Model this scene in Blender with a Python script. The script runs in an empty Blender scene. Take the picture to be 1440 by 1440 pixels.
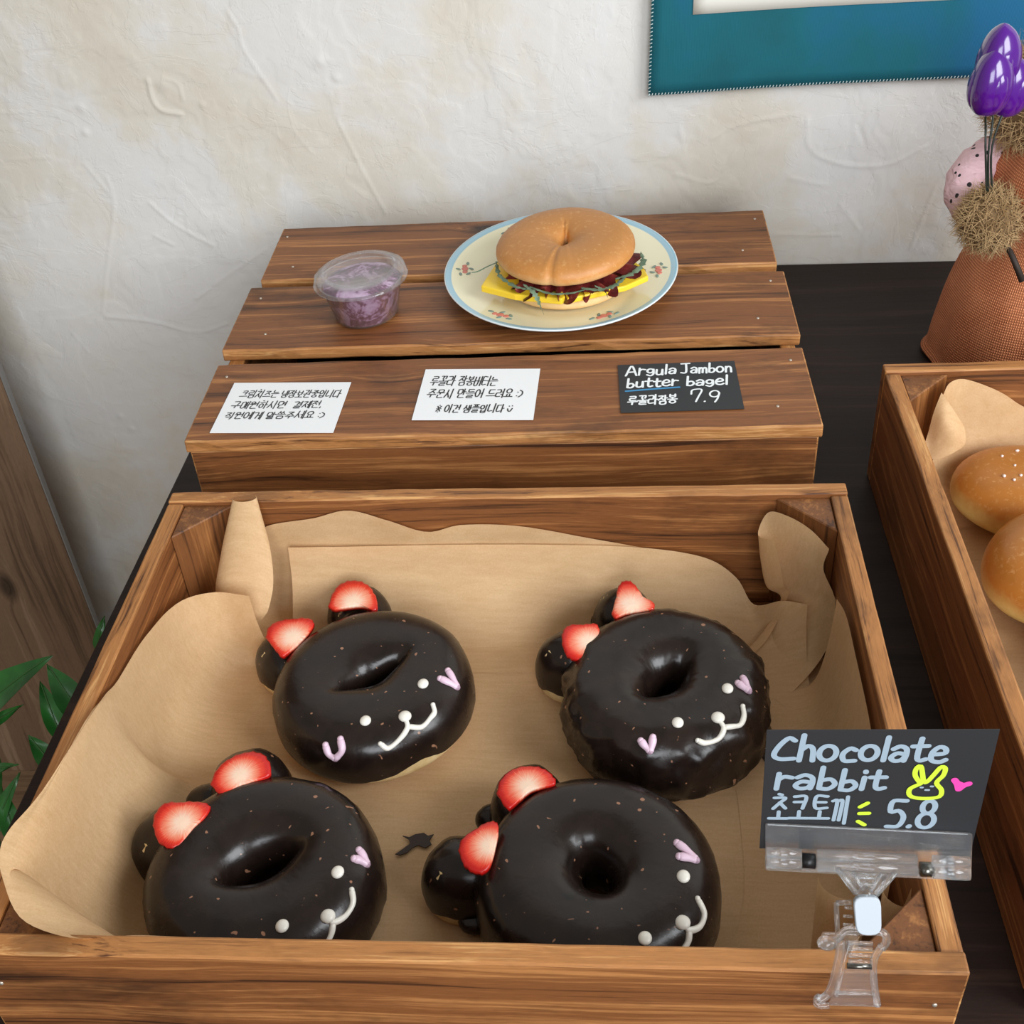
import bpy, bmesh, math, random
import numpy as np
from mathutils import Vector, Matrix

random.seed(7)
rng = np.random.default_rng(7)
scene = bpy.context.scene
COL = scene.collection
TZ = 0.75                       # height of the table top above the floor

# ------------------------------------------------------------------ camera
CAM = np.array([0.1083, -1.2131, 0.6194])     # relative to the table top
PITCH, YAW, ROLL, FPX = .6676, -.1241, -.0812, 1700.0
def cam_axes():
    cy, sy = math.cos(YAW), math.sin(YAW)
    fwd = np.array([sy*math.cos(PITCH), cy*math.cos(PITCH), -math.sin(PITCH)])
    r = np.array([cy, -sy, 0.0]); u = np.cross(r, fwd)
    c, s = math.cos(ROLL), math.sin(ROLL)
    return c*r+s*u, -s*r+c*u, -fwd
AX = cam_axes()
cd = bpy.data.cameras.new('camera'); cam = bpy.data.objects.new('camera', cd); COL.objects.link(cam)
m = Matrix.Identity(4)
for i in range(3):
    for j in range(3): m[j][i] = AX[i][j]
    m[i][3] = CAM[i]
m[2][3] += TZ
cam.matrix_world = m
cd.sensor_width = 36; cd.lens = 36*FPX/1440; cd.clip_start = .01
scene.camera = cam

# ------------------------------------------------------------------ light
def srgb(r, g, b):
    def f(c):
        c /= 255.0
        return c/12.92 if c <= .04045 else ((c+.055)/1.055)**2.4
    return (f(r), f(g), f(b), 1.0)

w = bpy.data.worlds.new('world'); scene.world = w; w.use_nodes = True
w.node_tree.nodes['Background'].inputs[0].default_value = (1.0, 0.93, 0.83, 1)
w.node_tree.nodes['Background'].inputs[1].default_value = 0.35
def area(name, loc, target, sx, sy, power, col):
    l = bpy.data.lights.new(name, 'AREA'); l.shape = 'RECTANGLE'; l.size = sx; l.size_y = sy
    l.energy = power; l.color = col
    o = bpy.data.objects.new(name, l); COL.objects.link(o)
    o.location = (loc[0], loc[1], loc[2]+TZ)
    d = Vector(target)-Vector(loc); o.rotation_euler = d.to_track_quat('-Z', 'Y').to_euler()
    return o
area('window_daylight_side', (1.75, -1.5, 1.15), (0.1, -.4, .05), 1.1, 1.1, 44, (.92, .965, 1.0))
area('window_daylight_front', (.55, -3.1, 1.15), (0.0, -.4, .1), 1.5, 1.4, 60, (.89, .945, 1.0))
scene.view_settings.view_transform = 'Standard'
scene.view_settings.look = 'None'
scene.view_settings.exposure = 0.0
scene.view_settings.gamma = 1.0
scene.view_settings.use_curve_mapping = False

# ------------------------------------------------------------------ geometry helpers
def ray(px, py):
    return ((px-720)/FPX)*AX[0] - ((py-720)/FPX)*AX[1] - AX[2]
def on_plane(px, py, p0, n):
    d = ray(px, py); p0 = np.array(p0, float); n = np.array(n, float)
    return CAM + d*(np.dot(p0-CAM, n)/np.dot(d, n))
def atz(px, py, z): return on_plane(px, py, (0, 0, z), (0, 0, 1))
def aty(px, py, y): return on_plane(px, py, (0, y, 0), (0, 1, 0))

def tag(o, label=None, cat=None, group=None, kind=None):
    if label: o['label'] = label
    if cat: o['category'] = cat
    if group: o['group'] = group
    if kind: o['kind'] = kind
    return o
def empty(name, loc=(0, 0, 0), rz=0):
    o = bpy.data.objects.new(name, None); COL.objects.link(o)
    o.location = loc; o.rotation_euler = (0, 0, rz); o.empty_display_size = .02
    return o
def link(name, me, mats, parent=None, loc=(0, 0, 0), rot=(0, 0, 0)):
    o = bpy.data.objects.new(name, me); COL.objects.link(o)
    if mats is not None and len(me.materials) == 0:
        for mm in (mats if isinstance(mats, (list, tuple)) else [mats]): me.materials.append(mm)
    o.location = loc; o.rotation_euler = rot
    if parent is not None: o.parent = parent
    return o
def mesh(name, v, f, mats, parent=None, smooth=True, loc=(0, 0, 0), rot=(0, 0, 0), mi=None):
    me = bpy.data.meshes.new(name)
    me.from_pydata([tuple(map(float, p)) for p in v], [], [tuple(map(int, q)) for q in f])
    if smooth: me.polygons.foreach_set('use_smooth', [True]*len(me.polygons))
    bm = bmesh.new(); bm.from_mesh(me); bmesh.ops.recalc_face_normals(bm, faces=bm.faces); bm.to_mesh(me); bm.free()
    if mi is not None: me.polygons.foreach_set('material_index', mi)
    me.update()
    return link(name, me, mats, parent, loc, rot)
def from_bm(name, bm, mats, parent=None, smooth=False, loc=(0, 0, 0), rot=(0, 0, 0)):
    me = bpy.data.meshes.new(name); bm.normal_update(); bm.to_mesh(me); bm.free()
    if smooth: me.polygons.foreach_set('use_smooth', [True]*len(me.polygons))
    return link(name, me, mats, parent, loc, rot)
def merge(parts):
    V, F = [], []
    for v, f in parts:
        o = len(V); V += [tuple(p) for p in v]; F += [tuple(i+o for i in q) for q in f]
    return V, F
def grid_faces(nu, nv, closed_u=False, off=0):
    F = []
    for i in range(nu if closed_u else nu-1):
        for j in range(nv-1):
            a, b = i, (i+1) % nu
            F.append((off+a*nv+j, off+b*nv+j, off+b*nv+j+1, off+a*nv+j+1))
    return F
def catmull(P, n):
    P = np.array(P, float); m_ = len(P)
    out = []
    for t in np.linspace(0, m_-1, n):
        i = min(int(t), m_-2); u = t-i
        p1, p2 = P[i], P[i+1]
        p0 = P[i-1] if i > 0 else 2*p1-p2
        p3 = P[i+2] if i+2 < m_ else 2*p2-p1
        out.append(.5*((2*p1)+(-p0+p2)*u+(2*p0-5*p1+4*p2-p3)*u*u+(-p0+3*p1-3*p2+p3)*u**3))
    return np.array(out)
def tube(P, r, n=8, taper=None, flat=None):
    """tube along points; flat = (normal, factor) squashes the section"""
    P = [Vector(p) for p in P]; V, F = [], []
    rr = [r]*len(P) if not hasattr(r, '__len__') else list(r)
    up = Vector((0, 0, 1))
    for i, p in enumerate(P):
        t = (P[min(i+1, len(P)-1)]-P[max(i-1, 0)])
        t = t.normalized() if t.length > 1e-9 else Vector((1, 0, 0))
        a = t.cross(up)
        if a.length < 1e-3: a = t.cross(Vector((0, 1, 0)))
        a.normalize(); b = a.cross(t).normalized()
        for k in range(n):
            q = 2*math.pi*k/n
            V.append(p+a*(rr[i]*math.cos(q))+b*(rr[i]*math.sin(q)))
    for i in range(len(P)-1):
        for k in range(n):
            F.append((i*n+k, i*n+(k+1) % n, (i+1)*n+(k+1) % n, (i+1)*n+k))
    F.append(tuple(range(n-1, -1, -1))); F.append(tuple((len(P)-1)*n+k for k in range(n)))
    return V, F
def ball(c, rx, ry=None, rz=None, n=16, m_=9, mat3=None):
    ry = rx if ry is None else ry; rz = rx if rz is None else rz
    V, F = [], []
    for j in range(m_+1):
        ph = math.pi*j/m_
        for k in range(n):
            q = 2*math.pi*k/n
            p = Vector((rx*math.sin(ph)*math.cos(q), ry*math.sin(ph)*math.sin(q), rz*math.cos(ph)))
            if mat3 is not None: p = mat3 @ p
            V.append(Vector(c)+p)
    for j in range(m_):
        for k in range(n):
            F.append((j*n+k, (j+1)*n+k, (j+1)*n+(k+1) % n, j*n+(k+1) % n))
    return V, F
def lathe(prof, n=64, sx=1, sy=1):
    V, F = [], []
    for k in range(n):
        q = 2*math.pi*k/n
        for r, z in prof: V.append((r*math.cos(q)*sx, r*math.sin(q)*sy, z))
    return V, grid_faces(n, len(prof), True)
def extrude_poly(P, nrm, th):
    """closed polygon P (3D), extruded by th along nrm"""
    P = [np.array(p, float) for p in P]; nrm = np.array(nrm, float); n = len(P)
    V = P+[p+nrm*th for p in P]
    F = [tuple(range(n-1, -1, -1)), tuple(range(n, 2*n))]
    for i in range(n): F.append((i, (i+1) % n, n+(i+1) % n, n+i))
    return V, F
def bevel_obj(o, wd, seg=2):
    bm = bmesh.new(); bm.from_mesh(o.data)
    bmesh.ops.recalc_face_normals(bm, faces=bm.faces)
    es = [e for e in bm.edges if len(e.link_faces) == 2 and e.calc_face_angle() > .6]
    bmesh.ops.bevel(bm, geom=es, offset=wd, segments=seg, affect='EDGES', profile=.5, clamp_overlap=True)
    bm.to_mesh(o.data); bm.free()
    return o

# value noise in numpy
def _hash(ix, iy, s):
    n = (ix.astype(np.int64)*374761393 + iy.astype(np.int64)*668265263 + s*974634777) & 0x7fffffff
    n = (n ^ (n >> 13))*1274126177 & 0x7fffffff
    return ((n ^ (n >> 16)) & 0xffff)/65535.0
def vnoise(x, y, s=0):
    ix, iy = np.floor(x), np.floor(y); fx, fy = x-ix, y-iy
    fx = fx*fx*(3-2*fx); fy = fy*fy*(3-2*fy)
    a = _hash(ix, iy, s); b = _hash(ix+1, iy, s); c = _hash(ix, iy+1, s); d = _hash(ix+1, iy+1, s)
    return (a*(1-fx)+b*fx)*(1-fy)+(c*(1-fx)+d*fx)*fy
def fbm(x, y, s=0, o=4):
    v = 0; a = .5
    for k in range(o):
        v = v+a*vnoise(x*2**k, y*2**k, s+k*17); a *= .5
    return v
def sstep(a, b, x):
    t = np.clip((x-a)/(b-a), 0, 1); return t*t*(3-2*t)

# ------------------------------------------------------------------ materials
class NT:
    def __init__(s, name):
        s.m = bpy.data.materials.new(name); s.m.use_nodes = True
        s.n = s.m.node_tree.nodes; s.l = s.m.node_tree.links
        s.p = s.n['Principled BSDF']
    def node(s, t, **kw):
        n = s.n.new(t)
        for k, v in kw.items(): setattr(n, k, v)
        return n
    def set(s, n, k, v):
        if hasattr(v, 'is_output') or isinstance(v, bpy.types.NodeSocket): s.l.new(v, n.inputs[k])
        else: n.inputs[k].default_value = v
    def coord(s, kind='Object'): return s.node('ShaderNodeTexCoord').outputs[kind]
    def mapping(s, vec, scale=(1, 1, 1), loc=(0, 0, 0), rot=(0, 0, 0)):
        n = s.node('ShaderNodeMapping'); s.set(n, 'Vector', vec)
        n.inputs['Scale'].default_value = scale; s.set(n, 'Location', loc); n.inputs['Rotation'].default_value = rot
        return n.outputs[0]
    def noise(s, vec, scale, detail=4, rough=.55, dist=0, out='Fac'):
        n = s.node('ShaderNodeTexNoise'); s.set(n, 'Vector', vec)
        n.inputs['Scale'].default_value = scale; n.inputs['Detail'].default_value = detail
        n.inputs['Roughness'].default_value = rough; n.inputs['Distortion'].default_value = dist
        return n.outputs[out]
    def ramp(s, fac, stops):
        n = s.node('ShaderNodeValToRGB'); s.set(n, 0, fac)
        e = n.color_ramp.elements
        while len(e) < len(stops): e.new(.5)
        for i, (p, c) in enumerate(stops):
            e[i].position = p; e[i].color = c if len(c) == 4 else (*c, 1)
        return n.outputs[0]
    def mix(s, fac, a, b, mode='MIX'):
        n = s.node('ShaderNodeMix', data_type='RGBA', blend_type=mode)
        s.set(n, 0, fac); s.set(n, 6, a); s.set(n, 7, b); return n.outputs[2]
    def math(s, op, a, b=0.0, c=None, clamp=False):
        n = s.node('ShaderNodeMath', operation=op, use_clamp=clamp)
        s.set(n, 0, a); s.set(n, 1, b)
        if c is not None: s.set(n, 2, c)
        return n.outputs[0]
    def bump(s, h, strength=.3, dist=.001, nrm=None):
        n = s.node('ShaderNodeBump'); s.set(n, 'Height', h)
        n.inputs['Strength'].default_value = strength; n.inputs['Distance'].default_value = dist
        if nrm is not None: s.set(n, 'Normal', nrm)
        return n.outputs[0]
    def out(s, **kw):
        for k, v in kw.items(): s.set(s.p, k.replace('_', ' '), v)
        return s.m

def simple(name, col, rough=.5, **kw):
    t = NT(name); return t.out(Base_Color=col, Roughness=rough, **kw)

def wood(name, dark, mid, light, gx=3.0, gy=70.0, rough=.5, knots=True, blotch=.5, bump=.35, coat=0.0):
    t = NT(name); co = t.coord('Object')
    info = t.node('ShaderNodeObjectInfo')
    off = t.node('ShaderNodeVectorMath', operation='SCALE'); t.set(off, 0, (37.1, 11.7, 5.3)); t.set(off, 'Scale', info.outputs['Random'])
    add = t.node('ShaderNodeVectorMath', operation='ADD'); t.set(add, 0, co); t.set(add, 1, off.outputs[0])
    base = add.outputs[0]
    # a slow wander bends the grain
    wv = t.noise(t.mapping(base, (4, 9, 9)), 1.0, 2, .5)
    wander = t.math('MULTIPLY', t.math('SUBTRACT', wv, .5), .030)
    kd = None
    if knots:
        vo = t.node('ShaderNodeTexVoronoi', feature='F1'); t.set(vo, 'Vector', t.mapping(base, (5.2, 10.5, 4.0))); vo.inputs['Scale'].default_value = 1
        sep = t.node('ShaderNodeSeparateColor'); t.set(sep, 0, vo.outputs['Color'])
        has = t.math('GREATER_THAN', sep.outputs[0], .62)
        kd = t.math('MULTIPLY', t.math('SUBTRACT', 1.0, t.math('DIVIDE', vo.outputs['Distance'], .30), clamp=True), has)
        wander = t.math('ADD', wander, t.math('MULTIPLY', t.math('POWER', kd, 2.0), .022))
    cmb = t.node('ShaderNodeCombineXYZ'); t.set(cmb, 1, wander); t.set(cmb, 2, t.math('MULTIPLY', wander, .6))
    a2 = t.node('ShaderNodeVectorMath', operation='ADD'); t.set(a2, 0, base); t.set(a2, 1, cmb.outputs[0])
    g = t.noise(t.mapping(a2.outputs[0], (gx, gy, gy)), 1.0, 5, .62, .2)
    g2 = t.noise(t.mapping(a2.outputs[0], (gx*3, gy*5.5, gy*5.5)), 1.0, 3, .6)
    gm = t.math('ADD', t.math('MULTIPLY', g, .72), t.math('MULTIPLY', g2, .28))
    col = t.ramp(gm, [(.36, dark), (.46, mid), (.53, mid), (.63, light)])
    bl = t.noise(t.mapping(base, (7, 16, 16)), 1.0, 5, .7)
    bm_ = t.math('MULTIPLY', t.math('SUBTRACT', bl, .53), 4.5, clamp=True)
    col = t.mix(t.math('MULTIPLY', bm_, blotch), col, tuple(c*.55 for c in dark[:3])+(1,))
    if kd is not None:
        kk = t.math('MULTIPLY', t.math('SUBTRACT', kd, .45), 3.0, clamp=True)
        kk = t.math('MULTIPLY', kk, t.math('ADD', .35, g2), clamp=True)
        col = t.mix(kk, col, tuple(c*.28 for c in dark[:3])+(1,))
    fine = t.noise(t.mapping(base, (120, 900, 900)), 1.0, 2, .6)
    col = t.mix(.22, col, t.ramp(fine, [(.3, (.25, .25, .25, 1)), (.7, (1, 1, 1, 1))]), 'MULTIPLY')
    b = t.bump(gm, bump, .0012); b = t.bump(fine, .12, .0005, b)
    return t.out(Base_Color=col, Roughness=t.math('ADD', rough-.1, t.math('MULTIPLY', g2, .2)), Normal=b, Coat_Weight=coat, Coat_Roughness=.35)

M = {}
M['wood'] = wood('burnt_pine_face', srgb(62, 33, 14), srgb(132, 80, 41), srgb(184, 124, 71), 2.2, 95, .5, True, .8)
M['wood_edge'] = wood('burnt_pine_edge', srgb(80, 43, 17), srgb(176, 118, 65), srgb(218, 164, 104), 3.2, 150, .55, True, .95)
M['wood_end'] = wood('burnt_pine_end', srgb(70, 40, 20), srgb(130, 82, 42), srgb(170, 118, 70), 30, 60, .6, False)
M['wood_post'] = wood('burnt_pine_post', srgb(66, 36, 16), srgb(118, 72, 36), srgb(160, 106, 58), 3, 100, .5, False, .6)
M['table'] = wood('espresso_tabletop', srgb(24, 14, 11), srgb(38, 25, 20), srgb(54, 37, 30), 1.6, 55, .52, False, .2, .1)
M['table'].node_tree.nodes['Principled BSDF'].inputs['Specular IOR Level'].default_value = .22
M['panel'] = wood('brown_laminate_panel', srgb(80, 61, 46), srgb(120, 95, 74), srgb(146, 119, 95), 1.3, 34, .5, True, .35, .1)
M['panel_edge'] = simple('grey_panel_edging', srgb(120, 118, 116), .4)
M['floorwood'] = wood('brown_floor_boards', srgb(112, 88, 65), srgb(144, 115, 87), srgb(166, 136, 106), 1.5, 26, .5, False, .2, .1)
def make_plaster():
    t = NT('cream_trowelled_plaster'); co = t.coord('Object')
    a = t.noise(t.mapping(co, (1, 1, 1)), 2.6, 5, .6, .4)
    b = t.noise(t.mapping(co, (1, 1, 1)), 14, 5, .65, .3)
    c = t.noise(co, 420, 3, .6)
    st = t.math('ADD', t.math('MULTIPLY', a, .8), t.math('MULTIPLY', b, .2))
    col = t.ramp(st, [(.38, srgb(208, 199, 184)), (.46, srgb(214, 208, 197)), (.50, srgb(217, 214, 209)), (.6, srgb(219, 218, 216))])
    h = t.math('ADD', t.math('MULTIPLY', t.noise(co, 60, 5, .7, .5), 1.0), t.math('MULTIPLY', c, .25))
    tn = t.noise(t.mapping(co, (1, 1, 1.5)), 9, 7, .6, .6); tn2 = t.noise(t.mapping(co, (1.4, 1, 1), (3, 1, 7)), 17, 6, .6, .8)
    st1 = t.math('MULTIPLY', t.math('SUBTRACT', tn, .50), 60, clamp=True); st2 = t.math('MULTIPLY', t.math('SUBTRACT', tn2, .54), 45, clamp=True)
    b1 = t.bump(t.math('ADD', st1, t.math('MULTIPLY', st2, .7)), .30, .0006)
    return t.out(Base_Color=col, Roughness=.85, Normal=t.bump(h, .35, .0012, b1))
M['plaster'] = make_plaster()
def make_paper():
    t = NT('brown_baking_parchment'); co = t.coord('Object')
    f = t.noise(co, 900, 3, .7); f2 = t.noise(t.mapping(co, (40, 400, 100)), 1, 3, .7); f3 = t.noise(co, 14, 3, .5)
    s = t.math('ADD', t.math('MULTIPLY', f, .4), t.math('ADD', t.math('MULTIPLY', f2, .35), t.math('MULTIPLY', f3, .25)))
    col = t.ramp(s, [(.36, srgb(204, 164, 118)), (.62, srgb(226, 190, 146))])
    b = t.bump(f2, .12, .0006); b = t.bump(t.noise(co, 35, 2, .5), .10, .004, b)
    t.out(Base_Color=col, Roughness=.62, Normal=b, Specular_IOR_Level=.3)
    tr = t.node('ShaderNodeBsdfTranslucent'); t.set(tr, 'Color', srgb(232, 194, 142))
    mx = t.node('ShaderNodeMixShader'); mx.inputs[0].default_value = .22
    t.l.new(t.p.outputs[0], mx.inputs[1]); t.l.new(tr.outputs[0], mx.inputs[2])
    t.l.new(mx.outputs[0], t.n['Material Output'].inputs[0])
    return t.m
M['paper'] = make_paper()
def make_choc():
    t = NT('dark_chocolate_glaze'); co = t.coord('Object')
    n = t.noise(co, 60, 4, .6, .4); s = t.noise(co, 700, 2, .6)
    col = t.ramp(n, [(.35, srgb(25, 17, 14)), (.65, srgb(36, 25, 20))])
    sp = t.math('MULTIPLY', t.math('SUBTRACT', t.noise(co, 260, 0, .5), .80), 30, clamp=True)
    col = t.mix(sp, col, srgb(150, 108, 84))
    b = t.bump(n, .25, .0012); b = t.bump(s, .05, .0004, b)
    return t.out(Base_Color=col, Roughness=t.math('ADD', .15, t.math('MULTIPLY', n, .22)), Normal=b, Specular_IOR_Level=.42)
M['choc'] = make_choc()
def make_dough():
    t = NT('pale_baked_dough'); co = t.coord('Object')
    n = t.noise(co, 70, 4, .6)
    return t.out(Base_Color=t.ramp(n, [(.3, srgb(206, 172, 112)), (.7, srgb(238, 214, 164))]), Roughness=.7, Subsurface_Weight=.15, Subsurface_Radius=(.006, .004, .002), Normal=t.bump(n, .2, .001))
M['dough'] = make_dough()
M['icing'] = simple('white_icing', srgb(240, 236, 226), .25, Subsurface_Weight=.2, Subsurface_Radius=(.003, .003, .003))
M['icing_pink'] = simple('lilac_pink_icing', srgb(226, 196, 214), .3)
def make_strawberry():
    t = NT('cut_strawberry'); a = t.node('ShaderNodeAttribute', attribute_name='rim'); co = t.coord('Object')
    an = t.node('ShaderNodeAttribute', attribute_name='ang')
    st = t.noise(t.mapping(an.outputs['Vector'], (26, 2.5, 0)), 1, 2, .6)
    f = t.math('ADD', a.outputs['Fac'], t.math('MULTIPLY', t.math('SUBTRACT', st, .5), .55))
    col = t.ramp(f, [(.18, srgb(246, 214, 190)), (.45, srgb(240, 150, 120)), (.66, srgb(226, 66, 42)), (.9, srgb(196, 26, 22))])
    return t.out(Base_Color=col, Roughness=.28, Subsurface_Weight=.25, Subsurface_Radius=(.006, .002, .001), Normal=t.bump(t.noise(co, 500, 3, .6), .25, .0008))
M['berry'] = make_strawberry()
M['card_white'] = simple('white_card', srgb(240, 242, 244), .5)
M['card_black'] = simple('black_card', srgb(40, 41, 44), .55)
M['ink'] = simple('black_marker', srgb(22, 22, 24), .5)
M['chalk'] = simple('white_chalk_marker', srgb(236, 240, 242), .6)
M['chalk_blue'] = simple('pale_blue_chalk_marker', srgb(154, 172, 186), .6)
M['blue_line'] = simple('blue_marker', srgb(60, 140, 190), .5)
M['lime'] = simple('lime_marker', srgb(206, 236, 62), .5)
M['hotpink'] = simple('pink_marker', srgb(238, 74, 170), .5)
def make_clear(name, col, milk, glassy, ior=1.45):
    """clear plastic: glossy skin over see-through body with a little milkiness"""
    t = NT(name); N = t.node
    fr = N('ShaderNodeLayerWeight'); fr.inputs['Blend'].default_value = .5
    tr = N('ShaderNodeBsdfTransparent'); tr.inputs[0].default_value = col
    gl = N('ShaderNodeBsdfGlossy'); gl.inputs['Roughness'].default_value = .06
    a = N('ShaderNodeMixShader'); t.l.new(t.math('ADD', t.math('MULTIPLY', t.math('POWER', fr.outputs['Facing'], 3.0), .6), .045, clamp=True), a.inputs[0]); t.l.new(tr.outputs[0], a.inputs[1]); t.l.new(gl.outputs[0], a.inputs[2])
    gs = N('ShaderNodeBsdfGlass'); gs.inputs['IOR'].default_value = ior; gs.inputs['Roughness'].default_value = .03
    b = N('ShaderNodeMixShader'); b.inputs[0].default_value = glassy; t.l.new(a.outputs[0], b.inputs[1]); t.l.new(gs.outputs[0], b.inputs[2])
    df = N('ShaderNodeBsdfDiffuse'); df.inputs[0].default_value = (.92, .95, .98, 1)
    c = N('ShaderNodeMixShader'); c.inputs[0].default_value = milk; t.l.new(b.outputs[0], c.inputs[1]); t.l.new(df.outputs[0], c.inputs[2])
    t.l.new(c.outputs[0], t.n['Material Output'].inputs[0]); return t.m
M['acrylic'] = make_clear('clear_acrylic', (.98, .99, 1, 1), .03, .40)
M['pet'] = make_clear('clear_cup_plastic', (.97, .97, .98, 1), .035, .0)
M['whiteplastic'] = simple('milky_white_plastic', srgb(178, 186, 194), .35)
M['steel'] = simple('spring_steel', srgb(120, 118, 112), .25, Metallic=1.0)
M['blackplastic'] = simple('black_plastic', srgb(18, 18, 20), .4)
def make_bread(name, top, side, zt, zs, rough=.45):
    """crust browned on its upper part, pale below (object height in metres)"""
    t = NT(name); co = t.coord('Object'); sp = t.node('ShaderNodeSeparateXYZ'); t.set(sp, 0, co)
    n = t.noise(co, 26, 5, .65); n2 = t.noise(co, 240, 3, .7)
    f = t.math('DIVIDE', t.math('SUBTRACT', sp.outputs[2], zs), zt-zs)
    f = t.math('ADD', f, t.math('MULTIPLY', t.math('SUBTRACT', n, .5), .9))
    col = t.ramp(f, [(.05, side), (.55, top), (.95, tuple(c*.75 for c in top[:3])+(1,))])
    col = t.mix(t.math('MULTIPLY', t.math('SUBTRACT', n2, .55), 1.6, clamp=True), col, srgb(240, 200, 140))
    return t.out(Base_Color=col, Roughness=rough, Normal=t.bump(n2, .10, .0006), Subsurface_Weight=.08, Subsurface_Radius=(.004, .002, .001))
M['bagel_top'] = make_bread('golden_bagel_crust', srgb(206, 140, 72), srgb(238, 200, 146), .022, -.002)
M['bagel_bottom'] = make_bread('pale_bagel_crust', srgb(230, 196, 142), srgb(226, 178, 112), .02, -.004, .6)
M['bun'] = make_bread('golden_bun_crust', srgb(198, 126, 52), srgb(238, 206, 124), .046, .016, .32)
M['salt'] = simple('white_salt_flake', srgb(244, 228, 222), .4)
M['cheese'] = simple('yellow_cheese', srgb(246, 208, 52), .35, Subsurface_Weight=.2, Subsurface_Radius=(.006, .004, .001))
def make_ham():
    t = NT('cured_ham'); co = t.coord('Object'); n = t.noise(co, 90, 4, .6)
    return t.out(Base_Color=t.ramp(n, [(.35, srgb(74, 22, 24)), (.6, srgb(122, 44, 42)), (.75, srgb(190, 110, 96))]), Roughness=.35, Normal=t.bump(n, .2, .001))
M['ham'] = make_ham()
def make_leafmat(name, a, b, rough=.4, sc=60):
    t = NT(name); co = t.coord('Object'); n = t.noise(co, sc, 4, .6)
    t.out(Base_Color=t.ramp(n, [(.3, a), (.7, b)]), Roughness=rough, Normal=t.bump(n, .2, .001)); return t.m
M['arugula'] = make_leafmat('arugula_green', srgb(58, 82, 62), srgb(122, 144, 118), .6, 120)
M['leaf'] = make_leafmat('glossy_dark_leaf', srgb(18, 66, 22), srgb(46, 112, 44), .32, 20)
M['stem'] = simple('green_plant_stem', srgb(52, 92, 40), .5)
M['pot'] = simple('grey_pot', srgb(110, 106, 100), .7)
M['soil'] = simple('dark_soil', srgb(40, 30, 24), .95)
def make_plate():
    t = NT('cream_plate_with_blue_band'); co = t.coord('Object')
    sp = t.node('ShaderNodeSeparateXYZ'); t.set(sp, 0, co)
    x = t.math('DIVIDE', sp.outputs[0], .104); y = t.math('DIVIDE', sp.outputs[1], .114)
    r = t.math('SQRT', t.math('ADD', t.math('MULTIPLY', x, x), t.math('MULTIPLY', y, y)))
    col = t.ramp(r, [(.0, srgb(236, 230, 196)), (.935, srgb(236, 230, 196)), (.94, srgb(150, 190, 208)), (.988, srgb(160, 198, 214)), (.992, srgb(226, 232, 232))])
    return t.out(Base_Color=col, Roughness=.14, Coat_Weight=.4, Coat_Roughness=.05)
M['plate'] = make_plate()
M['rose'] = simple('printed_rose', srgb(208, 120, 104), .25)
M['roseleaf'] = simple('printed_leaf', srgb(120, 140, 128), .25)
def make_cream():
    t = NT('blueberry_cream_cheese'); co = t.coord('Object')
    n = t.noise(t.mapping(co, (1, 1, 1.6)), 26, 5, .7, 1.2); n2 = t.noise(co, 260, 2, .6)
    s = t.math('ADD', t.math('MULTIPLY', n, .8), t.math('MULTIPLY', n2, .2))
    return t.out(Base_Color=t.ramp(s, [(.40, srgb(70, 20, 46)), (.48, srgb(124, 64, 100)), (.53, srgb(196, 156, 190)), (.66, srgb(222, 196, 216))]), Roughness=.4, Normal=t.bump(s, .3, .002))
M['cream'] = make_cream()
def make_teal():
    t = NT('teal_canvas'); co = t.coord('Object'); n = t.noise(co, 5, 5, .6, .3)
    wv = t.node('ShaderNodeTexWave', bands_direction='X'); t.set(wv, 'Vector', co); wv.inputs['Scale'].default_value = 260
    col = t.ramp(n, [(.3, srgb(0, 84, 94)), (.5, srgb(3, 95, 109)), (.7, srgb(12, 94, 134))])
    return t.out(Base_Color=col, Roughness=.85, Normal=t.bump(wv.outputs['Fac'], .15, .0005))
M['teal'] = make_teal()
M['canvas'] = simple('off_white_canvas', srgb(226, 224, 214), .85)
M['thread'] = simple('pale_thread', srgb(190, 206, 206), .8)
def make_burlap(name, a, b, sc=1400):
    t = NT(name); co = t.coord('UV')
    w1 = t.node('ShaderNodeTexWave', bands_direction='X'); t.set(w1, 'Vector', co); w1.inputs['Scale'].default_value = sc/10; w1.inputs['Distortion'].default_value = .8; w1.inputs['Detail'].default_value = 1
    w2 = t.node('ShaderNodeTexWave', bands_direction='Y'); t.set(w2, 'Vector', co); w2.inputs['Scale'].default_value = sc/10; w2.inputs['Distortion'].default_value = .8; w2.inputs['Detail'].default_value = 1
    h = t.math('MULTIPLY', w1.outputs['Fac'], w2.outputs['Fac']); n = t.noise(t.coord(), 30, 3, .6)
    s = t.math('ADD', t.math('MULTIPLY', h, .7), t.math('MULTIPLY', n, .4))
    return t.out(Base_Color=t.ramp(s, [(.15, a), (.65, b)]), Roughness=.9, Normal=t.bump(h, .7, .0012))
M['burlap'] = make_burlap('rust_orange_burlap', srgb(160, 84, 46), srgb(236, 156, 108))
def make_dots():
    t = NT('pink_cotton_with_black_dots'); co = t.coord('Object')
    v = t.node('ShaderNodeTexVoronoi', feature='F1'); t.set(v, 'Vector', co); v.inputs['Scale'].default_value = 112; v.inputs['Randomness'].default_value = .6
    d = t.math('LESS_THAN', v.outputs['Distance'], .22)
    return t.out(Base_Color=t.mix(d, srgb(228, 190, 196), srgb(34, 30, 34)), Roughness=.8, Normal=t.bump(t.noise(t.mapping(co, (1, 1, 2.5)), 45, 3, .5, 1.0), .6, .006))
M['dots'] = make_dots()
M['straw'] = simple('dry_straw', srgb(176, 146, 104), .8)
M['straw_dark'] = simple('dark_straw', srgb(120, 94, 62), .85)
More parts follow.
